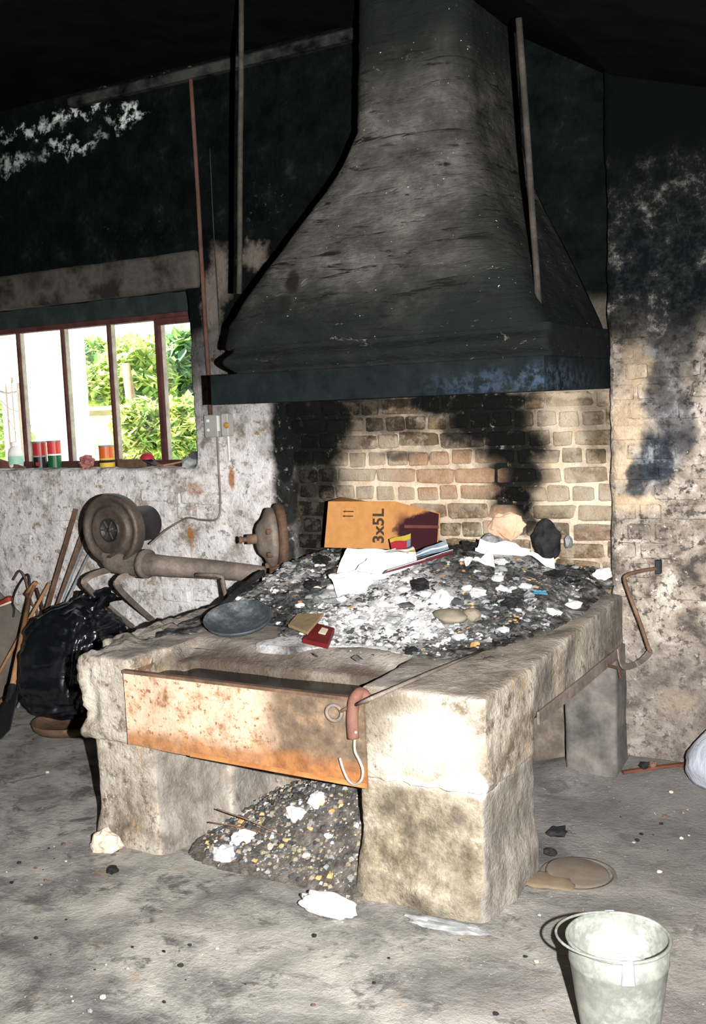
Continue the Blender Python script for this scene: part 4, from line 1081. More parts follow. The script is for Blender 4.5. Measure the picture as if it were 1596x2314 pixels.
x, y = sill(196, 4.655); tag(lump('rag', (x, y, SZ + .03), (.062, .04, .04), 3, .5, simple('red_rag', (.28, .07, .06), (.42, .22, .20), 30, .9), 3, 2.2), 'crumpled red rag lying on the sill between the tins', 'rag')
x, y = sill(300, 4.665)
bm = bmesh.new(); box(bm, (x - .085, y - .035, SZ), (x + .075, y + .035, SZ + .042)); bmesh.ops.subdivide_edges(bm, edges=bm.edges, cuts=3)
for v in bm.verts: v.co += Vector((0, N3(v.co, 16, 2), N3(v.co, 14, 5))) * .012
tag(mesh_obj('timber_block', bm, MAT['darkwood']), 'dark rough timber block on the sill', 'block')
x, y = sill(337, 4.655)
cap = thing('red_hat', 'crimson hat with a dark brim lying on the sill timber', 'hat', (x, y, SZ + .042))
bm = bmesh.new(); lathe(bm, [(.040, 0), (.040, .012), (.030, .028), (.014, .036), (0, .038)], Matrix.Translation((x - .01, y, SZ + .042)), 20); mesh_obj('crown', bm, simple('crimson', (.40, .02, .05), (.30, .02, .04), 10, .6), cap, True)
bm = bmesh.new(); hexa(bm, [(x, y - .05, SZ + .036), (x + .075, y - .045, SZ + .006), (x + .075, y + .02, SZ + .006), (x, y + .02, SZ + .036), (x, y - .05, SZ + .044), (x + .075, y - .045, SZ + .012), (x + .075, y + .02, SZ + .012), (x, y + .02, SZ + .044)]); mesh_obj('brim', bm, MAT['blackiron'], cap)
for i, (p0, p1, m, lb) in enumerate((((345, 1052), (392, 1050), 'redrust', 'reddish wooden strip on the right end of the sill'), ((372, 1062), (416, 1046), 'wood', 'tan wooden strip slanting on the right end of the sill'))):
    a = aty(*p0, 4.64); b = aty(*p1, 4.66); a.z = SZ + .008 + i * .0; b.z = SZ + .008 + (.02 if i else 0)
    bm = bmesh.new(); tube(bm, [a, b], 0, flat=(.026, .010)); bevel_all(bm, .002); tag(mesh_obj('wood_strip', bm, MAT[m]), lb, 'strip')
x, y = sill(20, 4.64)
bm = bmesh.new(); hexa(bm, [(x - .25, y - .02, SZ), (x + .15, y - .02, SZ), (x + .15, y + .0, SZ), (x - .25, y + .0, SZ), (x - .25, y - .02, SZ + .10), (x + .15, y - .02, SZ + .006), (x + .15, y, SZ + .006), (x - .25, y, SZ + .10)]); tag(mesh_obj('wedge_board', bm, MAT['redrust']), 'dark red wedge of board on the left end of the sill', 'board')
for i, (px, s, lb) in enumerate(((428, (.045, .04, .03), 'grey stone at the right corner of the sill'), (446, (.03, .045, .05), 'taller dark stone tucked against the window jamb'))):
    x, y = sill(px, 4.66 + .04 * i); tag(lump('sill_stone', (x, y, SZ + s[2] * .7), s, 4 + i, .3, MAT['ash_grey'] if i == 0 else MAT['ash_dark'], 2, 1.5), lb, 'stone')
# torn cobwebs / strings across the left pane
bm = bmesh.new()
for p0, p1, r in (((4, 912), (45, 990), .003), ((2, 905), (42, 930), .003), ((-10, 880), (40, 885), .006), ((5, 885), (38, 850), .002)):
    tube(bm, smooth_path([aty(*p0, 4.70), aty((p0[0] + p1[0]) / 2, (p0[1] + p1[1]) / 2 + 6, 4.70), aty(*p1, 4.72)], 4), r, 5)
o = mesh_obj('cobweb', bm, MAT['paper']); tag(o, 'white cobweb strands across the leftmost window pane', 'cobweb'); o['kind'] = 'stuff'

# ================================================================== ON THE HEARTH
# cardboard box, lying on its side
carton = thing('cardboard_box', 'brown cardboard carton printed 3x5L lying on its side against the bricks', 'box', aty(820, 1240, 4.35))
f0 = [aty(733, 1237, 4.20), aty(881, 1241, 4.30), aty(893, 1133, 4.31), aty(742, 1133, 4.21)]
r0 = [aty(990, 1240, 4.50), aty(995, 1160, 4.50)]
back = Vector((-.04, .20, .0))
l0 = [f0[0] + back, f0[3] + back]
def solid(name, A, B, thick, mat):
    """thin panel: quad A (4 pts) thickened along its normal"""
    n = (A[1] - A[0]).cross(A[3] - A[0]).normalized() * thick
    bm = bmesh.new(); hexa(bm, [a for a in A] + [a + n for a in A]); bmesh.ops.recalc_face_normals(bm, faces=bm.faces)
    return mesh_obj(name, bm, mat, carton)
def m_stain():
    t = NT('stained_cardboard'); wv = t.warped(.05, 22, 4)
    c = t.ramp(t.noise(30, 3, .5), [(.3, (.40, .185, .060)), (.7, (.47, .225, .078))])
    A = f0[1].lerp(f0[2], .55).lerp(r0[0].lerp(r0[1], .5), .72)
    Bq = f0[1].lerp(f0[2], .45).lerp(r0[0].lerp(r0[1], .5), .27)
    c = t.mix(t.blobs([(tuple(Bq), (.025, .2, .07), .8), (tuple(Bq + Vector((-.03, 0, 0))), (.04, .2, .010), .8)], wv, .4), c, (.15, .05, .025))
    c = t.mix(t.blobs([(tuple(A), (.098, .5, .075), 1), (tuple(A + Vector((-.01, 0, -.04))), (.085, .5, .06), 1), (tuple(A + Vector((.04, 0, 0))), (.07, .5, .10), 1)], t.warped(.035, 30, 4), .12), c, (.032, .004, .007))
    return t.done(c, .6, 0, .3)
mst = m_stain()
fpo = solid('front_panel', f0, None, -.004, MAT['card'])
spo = solid('side_panel', [f0[1], r0[0], r0[1], f0[2]], None, -.004, mst)
solid('top_panel', [f0[3], f0[2], r0[1], l0[1]], None, -.004, MAT['card'])
solid('bottom_panel', [f0[0], l0[0], r0[0], f0[1]], None, -.004, MAT['card'])
solid('back_panel', [l0[0], l0[1], r0[1], r0[0]], None, -.004, MAT['card'])
solid('end_panel', [f0[0], f0[3], l0[1], l0[0]], None, -.004, MAT['card'])
# tape across the stained side
ta = f0[1].lerp(f0[2], .48); tb = r0[0].lerp(r0[1], .62)
nrm = (r0[0] - f0[1]).cross(f0[2] - f0[1]).normalized()
if nrm.y > 0: nrm = -nrm
ta = ta.lerp(tb, .25)
bm = bmesh.new(); hexa(bm, [ta + nrm * .001 + Vector((0, 0, -.007)), tb + nrm * .001 + Vector((0, 0, -.007)), tb + nrm * .001 + Vector((0, 0, .007)), ta + nrm * .001 + Vector((0, 0, .007)),
              ta + nrm * .0016 + Vector((0, 0, -.007)), tb + nrm * .0016 + Vector((0, 0, -.007)), tb + nrm * .0016 + Vector((0, 0, .007)), ta + nrm * .0016 + Vector((0, 0, .007))])
bmesh.ops.recalc_face_normals(bm, faces=bm.faces)
mesh_obj('tape', bm, simple('brown_tape', (.10, .035, .03), (.14, .06, .045), 9, .35, bump=0), spo)
# print on the front face: text runs bottom to top
ux = (f0[1] - f0[0]).normalized(); uy = (f0[3] - f0[0]).normalized(); un = ux.cross(uy).normalized(); uy = un.cross(ux).normalized()
if un.y > 0: un = -un
FW = (f0[1] - f0[0]).length; FH = (f0[3] - f0[0]).length
def face_pt(u, v): return f0[0].lerp(f0[1], u).lerp(f0[3].lerp(f0[2], u), v) + un * .0012
cu = bpy.data.curves.new('lettering', 'FONT'); cu.body = '3x5L'; cu.size = .078; cu.offset = .0022; cu.align_x = 'CENTER'; cu.align_y = 'CENTER'; cu.extrude = .0004; cu.space_character = 1.05
to = bpy.data.objects.new('lettering', cu); COL.objects.link(to)
dg = bpy.context.evaluated_depsgraph_get(); tm = bpy.data.meshes.new_from_object(to.evaluated_get(dg)); bpy.data.objects.remove(to)
p = face_pt(.80, .48)
tx, ty_ = uy, -ux      # text x runs up the box, text y to the left
R3 = Matrix((tx, ty_, un)).transposed()
if R3.determinant() < 0: R3 = Matrix((tx, ty_, -un)).transposed()
for v in tm.vertices: v.co = R3 @ Vector((v.co.x, v.co.y * .92, v.co.z)) + p
tm.name = 'lettering'; tm.materials.clear(); link('lettering', tm, MAT['ink'], fpo)
def flat_poly(name, pts2, m):
    bm = bmesh.new(); vs = [bm.verts.new(face_pt(u, v)) for u, v in pts2]; vs2 = [bm.verts.new(face_pt(u, v) + un * .0006) for u, v in pts2]
    k = len(vs); bm.faces.new(vs2); bm.faces.new(vs[::-1])
    for i in range(k): bm.faces.new((vs[i], vs[(i + 1) % k], vs2[(i + 1) % k], vs2[i]))
    bmesh.ops.recalc_face_normals(bm, faces=bm.faces); return mesh_obj(name, bm, m, fpo)
for v in (.685, .785):
    flat_poly('arrow_print', [(.235, v), (.27, v + .028), (.27, v + .012), (.40, v + .012), (.40, v - .012), (.27, v - .012), (.27, v - .028)], MAT['ink'])
u0, u1, v0, v1 = .215, .43, .60, .87; e = .004
for a, b, c_, d in ((u0, u1, v0, v0 + e), (u0, u1, v1 - e, v1), (u0, u0 + e, v0, v1), (u1 - e, u1, v0, v1)):
    flat_poly('frame_print', [(a, c_), (b, c_), (b, d), (a, d)], simple('faint_ink', (.34, .17, .06), None, 20, .8, bump=0))

# crumpled sheets: grid cloth-like
def sheet(name, label, pts_px, lift, mat, cat, seed, amp=.02, group=None, n=10, thick=.0016, depth=None, mats2=None, stripe=None, steep=0, fwd=0.0):
    """quad sheet whose corners sit at the given picture points on the ash"""
    C4 = []
    for i, (px, py) in enumerate(pts_px):
        if steep and i >= 2: C4.append(aty(px, py, C4[3 - i].y + steep))
        elif depth: C4.append(aty(px, py, depth[i]))
        else:
            C4.append(on_ash(px, py, lift))
        if fwd: C4[-1] = C4[-1] + (EYE - C4[-1]).normalized() * fwd
    bm = bmesh.new(); top = []; bot = []
    for j in range(n + 1):
        rt = []; rb = []
        for i in range(n + 1):
            u, v = i / n, j / n
            p = C4[0].lerp(C4[1], u).lerp(C4[3].lerp(C4[2], u), v)
            d = amp * (.8 * N3((u * 2.2, v * 2.2, 0), .9, seed, 1) + .25 * abs(N3((u * 4, v * 4, 2), 1.0, seed + 3, 1)))
            if not depth: p.z = max(p.z + d, top_z(p.x, p.y) + .006)
            else: p.z += d; p.y -= d * .5
            rt.append(bm.verts.new(p)); rb.append(bm.verts.new(p - Vector((0, 0, thick))))
        top.append(rt); bot.append(rb)
    def mi(i, j): return stripe(i / n, j / n) if stripe else 0
    for j in range(n):
        for i in range(n):
            f = bm.faces.new((top[j][i], top[j][i + 1], top[j + 1][i + 1], top[j + 1][i])); f.material_index = mi(i, j)
            f = bm.faces.new((bot[j][i], bot[j + 1][i], bot[j + 1][i + 1], bot[j][i + 1])); f.material_index = mi(i, j)
    for i in range(n):
        bm.faces.new((top[0][i], bot[0][i], bot[0][i + 1], top[0][i + 1])); bm.faces.new((top[n][i], top[n][i + 1], bot[n][i + 1], bot[n][i]))
        bm.faces.new((top[i][0], top[i + 1][0], bot[i + 1][0], bot[i][0])); bm.faces.new((top[i][n], bot[i][n], bot[i + 1][n], top[i + 1][n]))
    o = mesh_obj(name, bm, mats2 or mat, None, False); return tag(o, label, cat, group)
PAP, RD, BLP, YL = MAT['paper'], MAT['redprint'], MAT['blueprint'], MAT['yellow']
def D(*ys): return list(ys)
sheet('paper_sheet', 'crumpled white paper sheet under the carton, topmost of the paper heap', [(762, 1312), (885, 1305), (895, 1240), (785, 1246)], .04, PAP, 'paper', 1, .05, steep=0.06)
sheet('paper_sheet', 'white paper sheet drooping at the left end of the paper heap', [(765, 1362), (845, 1350), (835, 1285), (742, 1296)], .04, PAP, 'paper', 2, .045, steep=0.05)
sheet('paper_sheet', 'broad white paper sheet in the middle of the paper heap', [(795, 1335), (945, 1305), (935, 1246), (830, 1255)], .055, PAP, 'paper', 3, .05, steep=0.05)
sheet('paper_sheet', 'white sheet with a pink print at the front of the paper heap', [(790, 1335), (880, 1318), (868, 1298), (780, 1308)], .03, PAP, 'paper', 4, .03, steep=.03, fwd=.05, mats2=[PAP, simple('pink_print', (.62, .28, .20), (.70, .42, .34), 12, .6, bump=0)], stripe=lambda u, v: 1 if .1 < u < .6 and v < .6 else 0)
sheet('magazine', 'glossy magazine page with a long red edge on the paper heap', [(866, 1308), (1024, 1262), (1024, 1243), (876, 1288)], .02, PAP, 'magazine', 5, .006, steep=.02, fwd=.17, mats2=[PAP, RD, BLP, MAT['tan']], stripe=lambda u, v: 1 if v < .72 else (2 if u > .55 else 0), n=12)
sheet('magazine', 'grey blue magazine page behind the red edged one', [(925, 1290), (1010, 1256), (1015, 1238), (935, 1262)], .065, BLP, 'magazine', 6, .015, steep=.04, fwd=.06, mats2=[BLP, PAP], stripe=lambda u, v: 1 if .4 < v < .6 else 0, n=12)
sheet('magazine', 'white magazine page with a yellow edge against the carton', [(870, 1284), (935, 1272), (940, 1246), (905, 1250)], .07, PAP, 'magazine', 7, .012, steep=.04, fwd=.10, mats2=[PAP, YL, RD], stripe=lambda u, v: 0 if v < .62 else 1, n=12)
sheet('printed_leaflet', 'small red and yellow printed leaflet tucked under the carton', [(882, 1262), (930, 1248), (928, 1236), (886, 1244)], .085, RD, 'leaflet', 8, .012, steep=.03, fwd=.07, mats2=[RD, YL, BLP], stripe=lambda u, v: 1 if v < .3 else (2 if u > .75 else 0))
# burnt paper on the right
for i, (c4, lb) in enumerate((([(1075, 1278), (1195, 1280), (1200, 1232), (1085, 1226)], 'crumpled white paper below the peach bricks'),
                              ([(1150, 1282), (1255, 1300), (1250, 1258), (1165, 1236)], 'crumpled white paper right of the black charred block'),
                              ([(1060, 1300), (1120, 1298), (1110, 1248), (1045, 1266)], 'pale scorched paper at the left of the right hand heap'))):
    sheet('burnt_paper', lb, c4, .045, MAT['paper'], 'paper', 20 + i, .05, steep=0.05)
def item(name, label, px, py, size, seed, mat, cat, amp=.35, sub=2, lift=None, group=None, rot=None, smooth=False, freq=1.6):
    p = on_ash(px, py); 
    p.z += (lift if lift is not None else size[2] * .55)
    return tag(lump(name, p, size, seed, amp, mat, sub, freq, rot, smooth), label, cat, group)
item('ash_clod', 'bright white ash clod right of the middle of the ash bed', 1000, 1365, (.05, .035, .035), 31, MAT['foam'], 'ash clod', .5, 3)
item('foam_scrap', 'white foam scrap on the back right corner of the hearth', 1363, 1308, (.048, .03, .028), 32, MAT['foam'], 'scrap', .45, 3)
item('flat_stone', 'larger khaki flat stone on the front edge of the ash', 1020, 1402, (.085, .055, .028), 33, MAT['stone'], 'stone', .15, 3, smooth=True)
item('flat_stone', 'smaller khaki stone beside the larger flat one', 1065, 1400, (.035, .04, .028), 34, MAT['stone'], 'stone', .15, 3)
p = aty(1145, 1185, 4.565); tag(lump('peach_bricks', p, (.085, .028, .062), 35, .55, MAT['pinkbrick'], 3, 1.1, rot=0), 'large peach coloured patch of the back bricks', 'stone')  # patch of pinkish wall bricks, shaped as a separate flattened lump
p = aty(1110, 1225, 4.50); tag(lump('grey_lump', p, (.05, .05, .04), 36, .25, MAT['ash_grey'], 3, 1.3), 'round grey lump in front of the peach bricks', 'lump')
p = aty(1236, 1222, 4.52); tag(lump('charred_block', p, (.062, .05, .085), 37, .3, MAT['black'], 3, 1.3), 'black charred block against the bricks on the right', 'block')
p = aty(1285, 1225, 4.55); tag(lump('grey_scrap', p, (.035, .02, .03), 38, .3, MAT['ash_grey'], 2, 1.3), 'small blue grey scrap right of the charred block', 'scrap')
for i, (px, py, sz_, lb) in enumerate(((1255, 1305, .045, 'black charcoal lump left of the foam scrap at the back right'), (950, 1328, .05, 'black charcoal lump in front of the magazine end'), (1010, 1250, .045, 'black charcoal lump at the right end of the magazine'), (560, 1335, .04, 'black charcoal lump behind the oval pan'),
        (640, 1400, .03, 'black charcoal lump right of the oval pan'), (705, 1330, .05, 'black charcoal lump left of the drooping white sheet'), (1160, 1372, .045, 'black charcoal lump right of the flat stones'), (725, 1272, .05, 'black charcoal lump below the left end of the carton'), (930, 1476, .03, 'black charcoal scrap on the front edge of the ash'), (1060, 1240, .045, 'black charcoal lump left of the right hand paper heap'))):
    item('charcoal', lb, px, py, (sz_, sz_ * .7, sz_ * .45), 50 + i, MAT['black'], 'charcoal', .6, 3, freq=2.2)
for i, (px, py, sz_, lb) in enumerate(((1182, 1318, .028, 'orange wood chip on the ash, leftmost of three together'), (1200, 1312, .024, 'orange wood chip in the middle of three together'), (1222, 1320, .03, 'long orange wood chip, rightmost of three together'), (1060, 1440, .018, 'orange crumb in front of the smaller khaki stone'), (1048, 1292, .02, 'orange chip behind the bright ash clod'))):
    item('orange_chip', lb, px, py, (sz_, sz_ * .45, sz_ * .25), 110 + i, MAT['orange'], 'chip', .3, 1)
def clods():
    r = random.Random(8); bm = bmesh.new()
    for k in range(240):
        px, py = r.gauss(850, 190), r.gauss(1370, 60)
        if k > 170: px, py = r.uniform(540, 1330), r.uniform(1260, 1420)
        if not 520 < px < 1340 or not 1255 < py < 1480: continue
        p = on_ash_fast(px, py)
        if p is None or ash_h(p.x, p.y) < .015: continue
        sz_ = .010 + .028 * r.random() ** 2; k0 = len(bm.verts)
        ret = bmesh.ops.create_icosphere(bm, subdivisions=2, radius=1)
        mi = 0 if (k <= 170 and r.random() < .75) else r.choice((1, 1, 2))
        for v in ret['verts']:
            q3 = v.co.copy(); f = 1 + .75 * N3(q3, 2.0, k, 2)
            v.co = Vector((p.x, p.y, top_z(p.x, p.y) + sz_ * .15)) + Vector((q3.x * f * sz_, q3.y * f * sz_ * .8, q3.z * f * sz_ * .5))
            for fc in v.link_faces: fc.material_index = mi
    o = mesh_obj('ash_clods', bm, [MAT['ash_white'], MAT['ash_grey'], MAT['ash_dark']], forge); o['kind'] = 'stuff'
clods()
sheet('blue_scrap', 'small bright blue scrap right of the ash bed', [(1205, 1350), (1238, 1350), (1234, 1341), (1207, 1341)], .012, MAT['blue'], 'scrap', 9, .004, n=3)
# shallow black pan
pc = PANC.copy(); pc.z = slab_z(pc.x, pc.y) + .005
pan = thing('iron_pan', 'shallow oval black iron pan on the front left of the hearth', 'pan', pc)
pn = (Vector((0, 0, 1)) * .90 + (EYE - pc).normalized() * .36 + Vector((-.10, 0, 0))).normalized()
pc = pc + Vector((0, 0, .062))
Mp = Matrix.Translation(pc) @ pn.to_track_quat('Z', 'Y').to_matrix().to_4x4() @ Matrix.Diagonal((.84, .84, .9, 1))
panm = m_rust('blued_pan', [(.3, (.03, .035, .04)), (.52, (.085, .10, .115)), (.68, (.30, .32, .34))], .35, .3)
bm = bmesh.new(); lathe(bm, [(0, -.026), (.10, -.024), (.145, -.010), (.165, .012), (.168, .012), (.150, -.014), (.105, -.030), (0, -.032)], Mp, 40); mesh_obj('bowl', bm, panm, pan, True)
# black charred board behind the pan
a = on_ash(492, 1402, .035); b = on_ash(598, 1318, .05)
bm = bmesh.new(); tube(bm, [a, a.lerp(b, .4) + Vector((0, 0, .01)), a.lerp(b, .75) + Vector((0, 0, .012)), b], 0, flat=(.012, .026)); bmesh.ops.subdivide_edges(bm, edges=bm.edges, cuts=3)
for v in bm.verts: v.co += Vector((N3(v.co, 18, 1), N3(v.co, 18, 4), N3(v.co, 18, 8))) * .012
tag(mesh_obj('charred_stick', bm, MAT['black']), 'charred black stick leaning behind the oval pan', 'stick')
# booklet pair at the front
C4 = [on_ash(652, 1432), on_ash(696, 1450), on_ash(733, 1406), on_ash(672, 1407)]
def slabpoly(name, pts, z0, z1, m, label=None, cat=None, parent=None):
    bm = bmesh.new(); hexa(bm, [Vector((p.x, p.y, p.z + z0)) for p in pts] + [Vector((p.x, p.y, p.z + z1)) for p in pts]); bmesh.ops.recalc_face_normals(bm, faces=bm.faces)
    bevel_all(bm, .002); o = mesh_obj(name, bm, m, parent)
    if label: tag(o, label, cat)
    return o
slabpoly('wooden_tile', C4, .025, .037, MAT['tan'], 'flat tan board tile leaning on the maroon booklet', 'board')
B4 = [on_ash(684, 1456), on_ash(742, 1470), on_ash(757, 1432), on_ash(716, 1420)]
bk = thing('booklet', 'maroon booklet with a cream label at the front of the ash', 'booklet', B4[0])
bco = slabpoly('cover', B4, .004, .022, MAT['maroon'], parent=bk)
def bl4(u, v): return B4[0].lerp(B4[1], u).lerp(B4[3].lerp(B4[2], u), v)
slabpoly('title_label', [bl4(.42, .45), bl4(.75, .45), bl4(.75, .80), bl4(.42, .80)], .0225, .0265, MAT['cream'], parent=bco)
# poker with ring end along the trough and slab
pk = thing('ring_poker', 'long iron poker with a ring end lying across the trough edge and slab', 'poker', atz(850, 1575, .75))
pend = atz(1092, 1469, .757); p0 = atz(850, 1574, .752); p1 = aty(795, 1596, 2.90)
bm = bmesh.new(); tube(bm, [p1, p0, atz(960, 1525, .757), pend], [.006, .0075, .0065, .004], 8); mesh_obj('shaft', bm, MAT['greyiron'], pk, True)
rc = aty(755, 1611, 2.893); bm = bmesh.new()
ring = [rc + Vector((.026 * math.cos(2 * math.pi * k / 24), .004 * math.cos(2 * math.pi * k / 24), .026 * math.sin(2 * math.pi * k / 24))) for k in range(24)]
tube(bm, ring + [ring[0]], .0065, 8, cap=False); mesh_obj('ring', bm, MAT['greyiron'], pk, True)
bm = bmesh.new(); tube(bm, [rc + Vector((.024, 0, .008)), p1], .006, 8); mesh_obj('neck', bm, MAT['rust'], pk, True)
# cargo hook with leather strap
hk = thing('hay_hook', 'steel J hook with a red leather wrapped handle hung over the trough rim', 'hook', aty(810, 1570, 2.9))
bm = bmesh.new()
path = [aty(822, 1575, 2.935), aty(815, 1566, 2.915), aty(802, 1580, 2.893), aty(797, 1610, 2.892), aty(797, 1640, 2.892), aty(799, 1668, 2.892)]
sp_ = smooth_path(path, 5)
tube(bm, sp_, [.010 + .010 * sstep(0, 5, i) for i in range(len(sp_))], 12); mesh_obj('handle', bm, MAT['leather'], hk, True)
bm = bmesh.new(); c = aty(818, 1572, 2.92); M_ = Matrix.Translation(c) @ Matrix.Rotation(.3, 4, 'Y')
bmesh.ops.create_uvsphere(bm, u_segments=18, v_segments=10, radius=1); bmesh.ops.transform(bm, matrix=M_ @ Matrix.Diagonal((.034, .022, .026, 1)), verts=bm.verts); mesh_obj('handle_knob', bm, MAT['leather'], hk, True)
bm = bmesh.new(); tube(bm, smooth_path([aty(802, 1660, 2.887), aty(802, 1695, 2.886), aty(812, 1718, 2.884), aty(820, 1740, 2.884), aty(817, 1762, 2.884), aty(803, 1772, 2.884), aty(789, 1765, 2.884), aty(777, 1742, 2.884), aty(768, 1712, 2.884)], 6), .0048, 10); hko = mesh_obj('hook', bm, MAT['steel'], hk, True)
bm = bmesh.new(); c = aty(804, 1655, 2.876); bmesh.ops.create_uvsphere(bm, u_segments=10, v_segments=8, radius=.006); bmesh.ops.translate(bm, vec=c, verts=bm.verts); mesh_obj('rivet', bm, MAT['steel'], hko, True)

# right side rail and bent rods ------------------------------------------------
XR = HX1 + .018
rail = thing('tool_rail', 'flat brown iron rail with a looped end along the right side of the forge', 'rail', atx(1300, 1560, XR))
bm = bmesh.new(); tube(bm, [atx(1216, 1624, XR), atx(1300, 1557, XR), atx(1398, 1475, XR)], 0, flat=(.010, .045), up=(0, 0, 1)); bevel_all(bm, .002); mesh_obj('bar', bm, MAT['greyiron'], rail)
bm = bmesh.new(); XR2 = XR + .012
tube(bm, smooth_path([atx(1398, 1468, XR2), atx(1402, 1495, XR2 + .01), atx(1412, 1507, XR2 + .02), aty(1437, 1501, 4.45), aty(1458, 1486, 4.42), aty(1471, 1471, 4.38)], 5), 0, flat=(.026, .006), up=(1, 0, 0)); mesh_obj('loop', bm, MAT['greyiron'], rail)
bm = bmesh.new(); tube(bm, [atx(1372, 1502, XR2), atx(1398, 1510, XR2 + .01), atx(1403, 1530, XR2 + .01)], 0, flat=(.012, .006), up=(1, 0, 0)); mesh_obj('clip', bm, MAT['rust'], rail)
bm = bmesh.new(); tube(bm, smooth_path([aty(1488, 1284, 4.49), aty(1450, 1290, 4.42), aty(1420, 1299, 4.36), aty(1412, 1310, 4.35), aty(1425, 1350, 4.34), aty(1448, 1410, 4.33), aty(1466, 1464, 4.36), aty(1471, 1472, 4.37)], 4), .0085, 8)
tag(mesh_obj('bent_rod', bm, MAT['rust'], None, True), 'bent brown iron rod from the right wall down to the rail loop', 'rod')
bm = bmesh.new(); p = aty(1490, 1280, 4.5); box(bm, (p.x - .012, 4.475, p.z - .03), (p.x + .012, 4.53, p.z + .03)); bevel_all(bm, .003); tag(mesh_obj('wall_staple', bm, MAT['blackiron']), 'black iron staple in the wall holding the bent rod', 'staple')

# ================================================================== ALCOVE RUBBLE
def rub_h(x, y):
    # heap leaning into the alcove, highest at the back right
    u = (x + 1.76) / .82      # 0 at right pier, -1 at the left tip
    h = .40 * (1 + u * 1.02) * sstep(2.90, 3.36, y)
    return max(0, h + (.03 * N3((x, y, 0), 8, 3, 3) + .012 * N3((x, y, 0), 26, 5, 2)) * sstep(0, .05, h))
vs = []; fs = []; nx, ny = 80, 64; x0, x1, y0, y1 = -2.62, -1.72, 2.86, 3.60
for j in range(ny + 1):
    for i in range(nx + 1):
        x = x0 + (x1 - x0) * i / nx; y = y0 + (y1 - y0) * j / ny; h = rub_h(x, y); vs.append((x, y, h if h > .004 else -.03))
for j in range(ny):
    for i in range(nx):
        a = j * (nx + 1) + i; fs.append((a, a + 1, a + nx + 2, a + nx + 1))
t = NT('rubble_bed')
c = t.ramp(t.noise(16, 6, .75), [(.33, (.05, .045, .04)), (.5, (.15, .135, .12)), (.66, (.30, .27, .24))])
c = t.mix(t.rng(t.noise(22, 3, .6), .64, .72), c, (.24, .15, .07)); c = t.mix(t.rng(t.noise(34, 3, .6), .64, .70), c, (.66, .64, .62))
t.bump(t.noise(40, 5, .8), 1, .02); t.done(c, .95, 0, .15)
rub = pyd('rubble_heap', vs, fs, t.m, None, True); tag(rub, 'triangular heap of ash and rubble in the alcove under the trough', 'rubble'); rub['kind'] = 'stuff'
def on_rub(px, py):
    d = ray(px, py); tt = 2.6
    while tt < 5:
        p = EYE + d * tt
        if p.y > 3.54: p = EYE + d * ((3.54 - EYE.y) / d.y); break
        if p.z < max(0, rub_h(p.x, p.y) if x0 < p.x < x1 and y0 < p.y < y1 else 0): break
        tt += .003
    return p
r = random.Random(11); bv = []; bf = []; mi = []
for k in range(2600):
    x = r.uniform(-2.60, -1.74); y = r.uniform(2.88, 3.55); h = rub_h(x, y)
    if h < .01: continue
    s = .003 + .009 * r.random() ** 2; b0 = len(bv); M = Matrix.Rotation(r.uniform(0, 6), 3, 'Z') @ Matrix.Rotation(r.uniform(-.6, .6), 3, 'X')
    for p in ((-1, -1, -.5), (1, -.8, -.5), (.9, 1, -.5), (-.8, .9, -.5), (-.5, -.5, .6), (.6, -.5, .5), (.5, .6, .6), (-.6, .5, .5)): bv.append(Vector((x, y, h + s * .2)) + M @ (Vector(p) * s))
    bf += [tuple(b0 + i for i in f) for f in HEXF]; q_ = r.random(); m = 0 if q_ < .03 else 1 if q_ < .18 else 2 if q_ < .60 else 3 if q_ < .65 else 4; mi += [m] * 6
o = pyd('rubble_bits', bv, bf, [MAT['ash_white'], MAT['ash_grey'], MAT['ash_dark'], MAT['orange'], MAT['stone']], rub); o.data.polygons.foreach_set('material_index', mi); o['kind'] = 'stuff'
for i, (px, py, s, m, lb) in enumerate(((550, 1897, .045, 'ash_white', 'upper white ash clod on the left slope of the rubble heap'), (508, 1935, .05, 'ash_white', 'lower white ash clod on the left slope of the rubble heap'), (720, 1815, .05, 'ash_white', 'white ash clod at the top of the rubble heap'), (672, 1845, .045, 'ash_white', 'second white ash clod below the top of the rubble heap'),
                                        (692, 1936, .018, 'palestone', 'small pale stone in the middle of the rubble heap'), (745, 1890, .018, 'foam', 'white chip near the right side of the rubble heap'), (612, 1915, .018, 'palestone', 'small cream stone on the left of the rubble heap'))):
    p = on_rub(px, py); tag(lump('ash_clod' if i < 4 else 'rubble_stone', p + Vector((0, 0, s * .2)), (s, s * .7, s * .6), 130 + i, .5, MAT[m], 2 + (i < 4)), lb, 'ash clod' if i < 4 else 'stone')
p = atz(740, 2045, .03)
tag(lump('foam_block', p, (.105, .045, .036), 141, .28, MAT['foam'], 4, 1.9, rot=-.05, smooth=True), 'bright white foam block on the floor at the foot of the right pier', 'foam')
for i, (p0, p1) in enumerate((((490, 1828), (640, 1890)), ((472, 1858), (610, 1888)))):
    a = aty(*p0, 3.05); b = on_rub(*p1); bm = bmesh.new(); tube(bm, smooth_path([a, a.lerp(b, .5) + Vector((0, 0, .008)), b], 4), .0028, 6)
    tag(mesh_obj('iron_wire', bm, MAT['rust'], None, True), ('upper' if i == 0 else 'lower') + ' thin rusty wire sticking out of the rubble heap', 'wire')
# plaster fillets at the foot of the piers
p = atz(238, 1905, .02); tag(lump('lime_clod', p, (.055, .04, .05), 150, .35, MAT['palestone'], 3, 1.8), 'cream lime clod at the left foot of the forge', 'clod')
p = atz(1005, 2092, .008); tag(lump('mortar_strip', p, (.13, .028, .012), 151, .45, MAT['ash_grey'], 3, 1.8, rot=.06), 'pale mortar strip along the foot of the right pier', 'mortar')

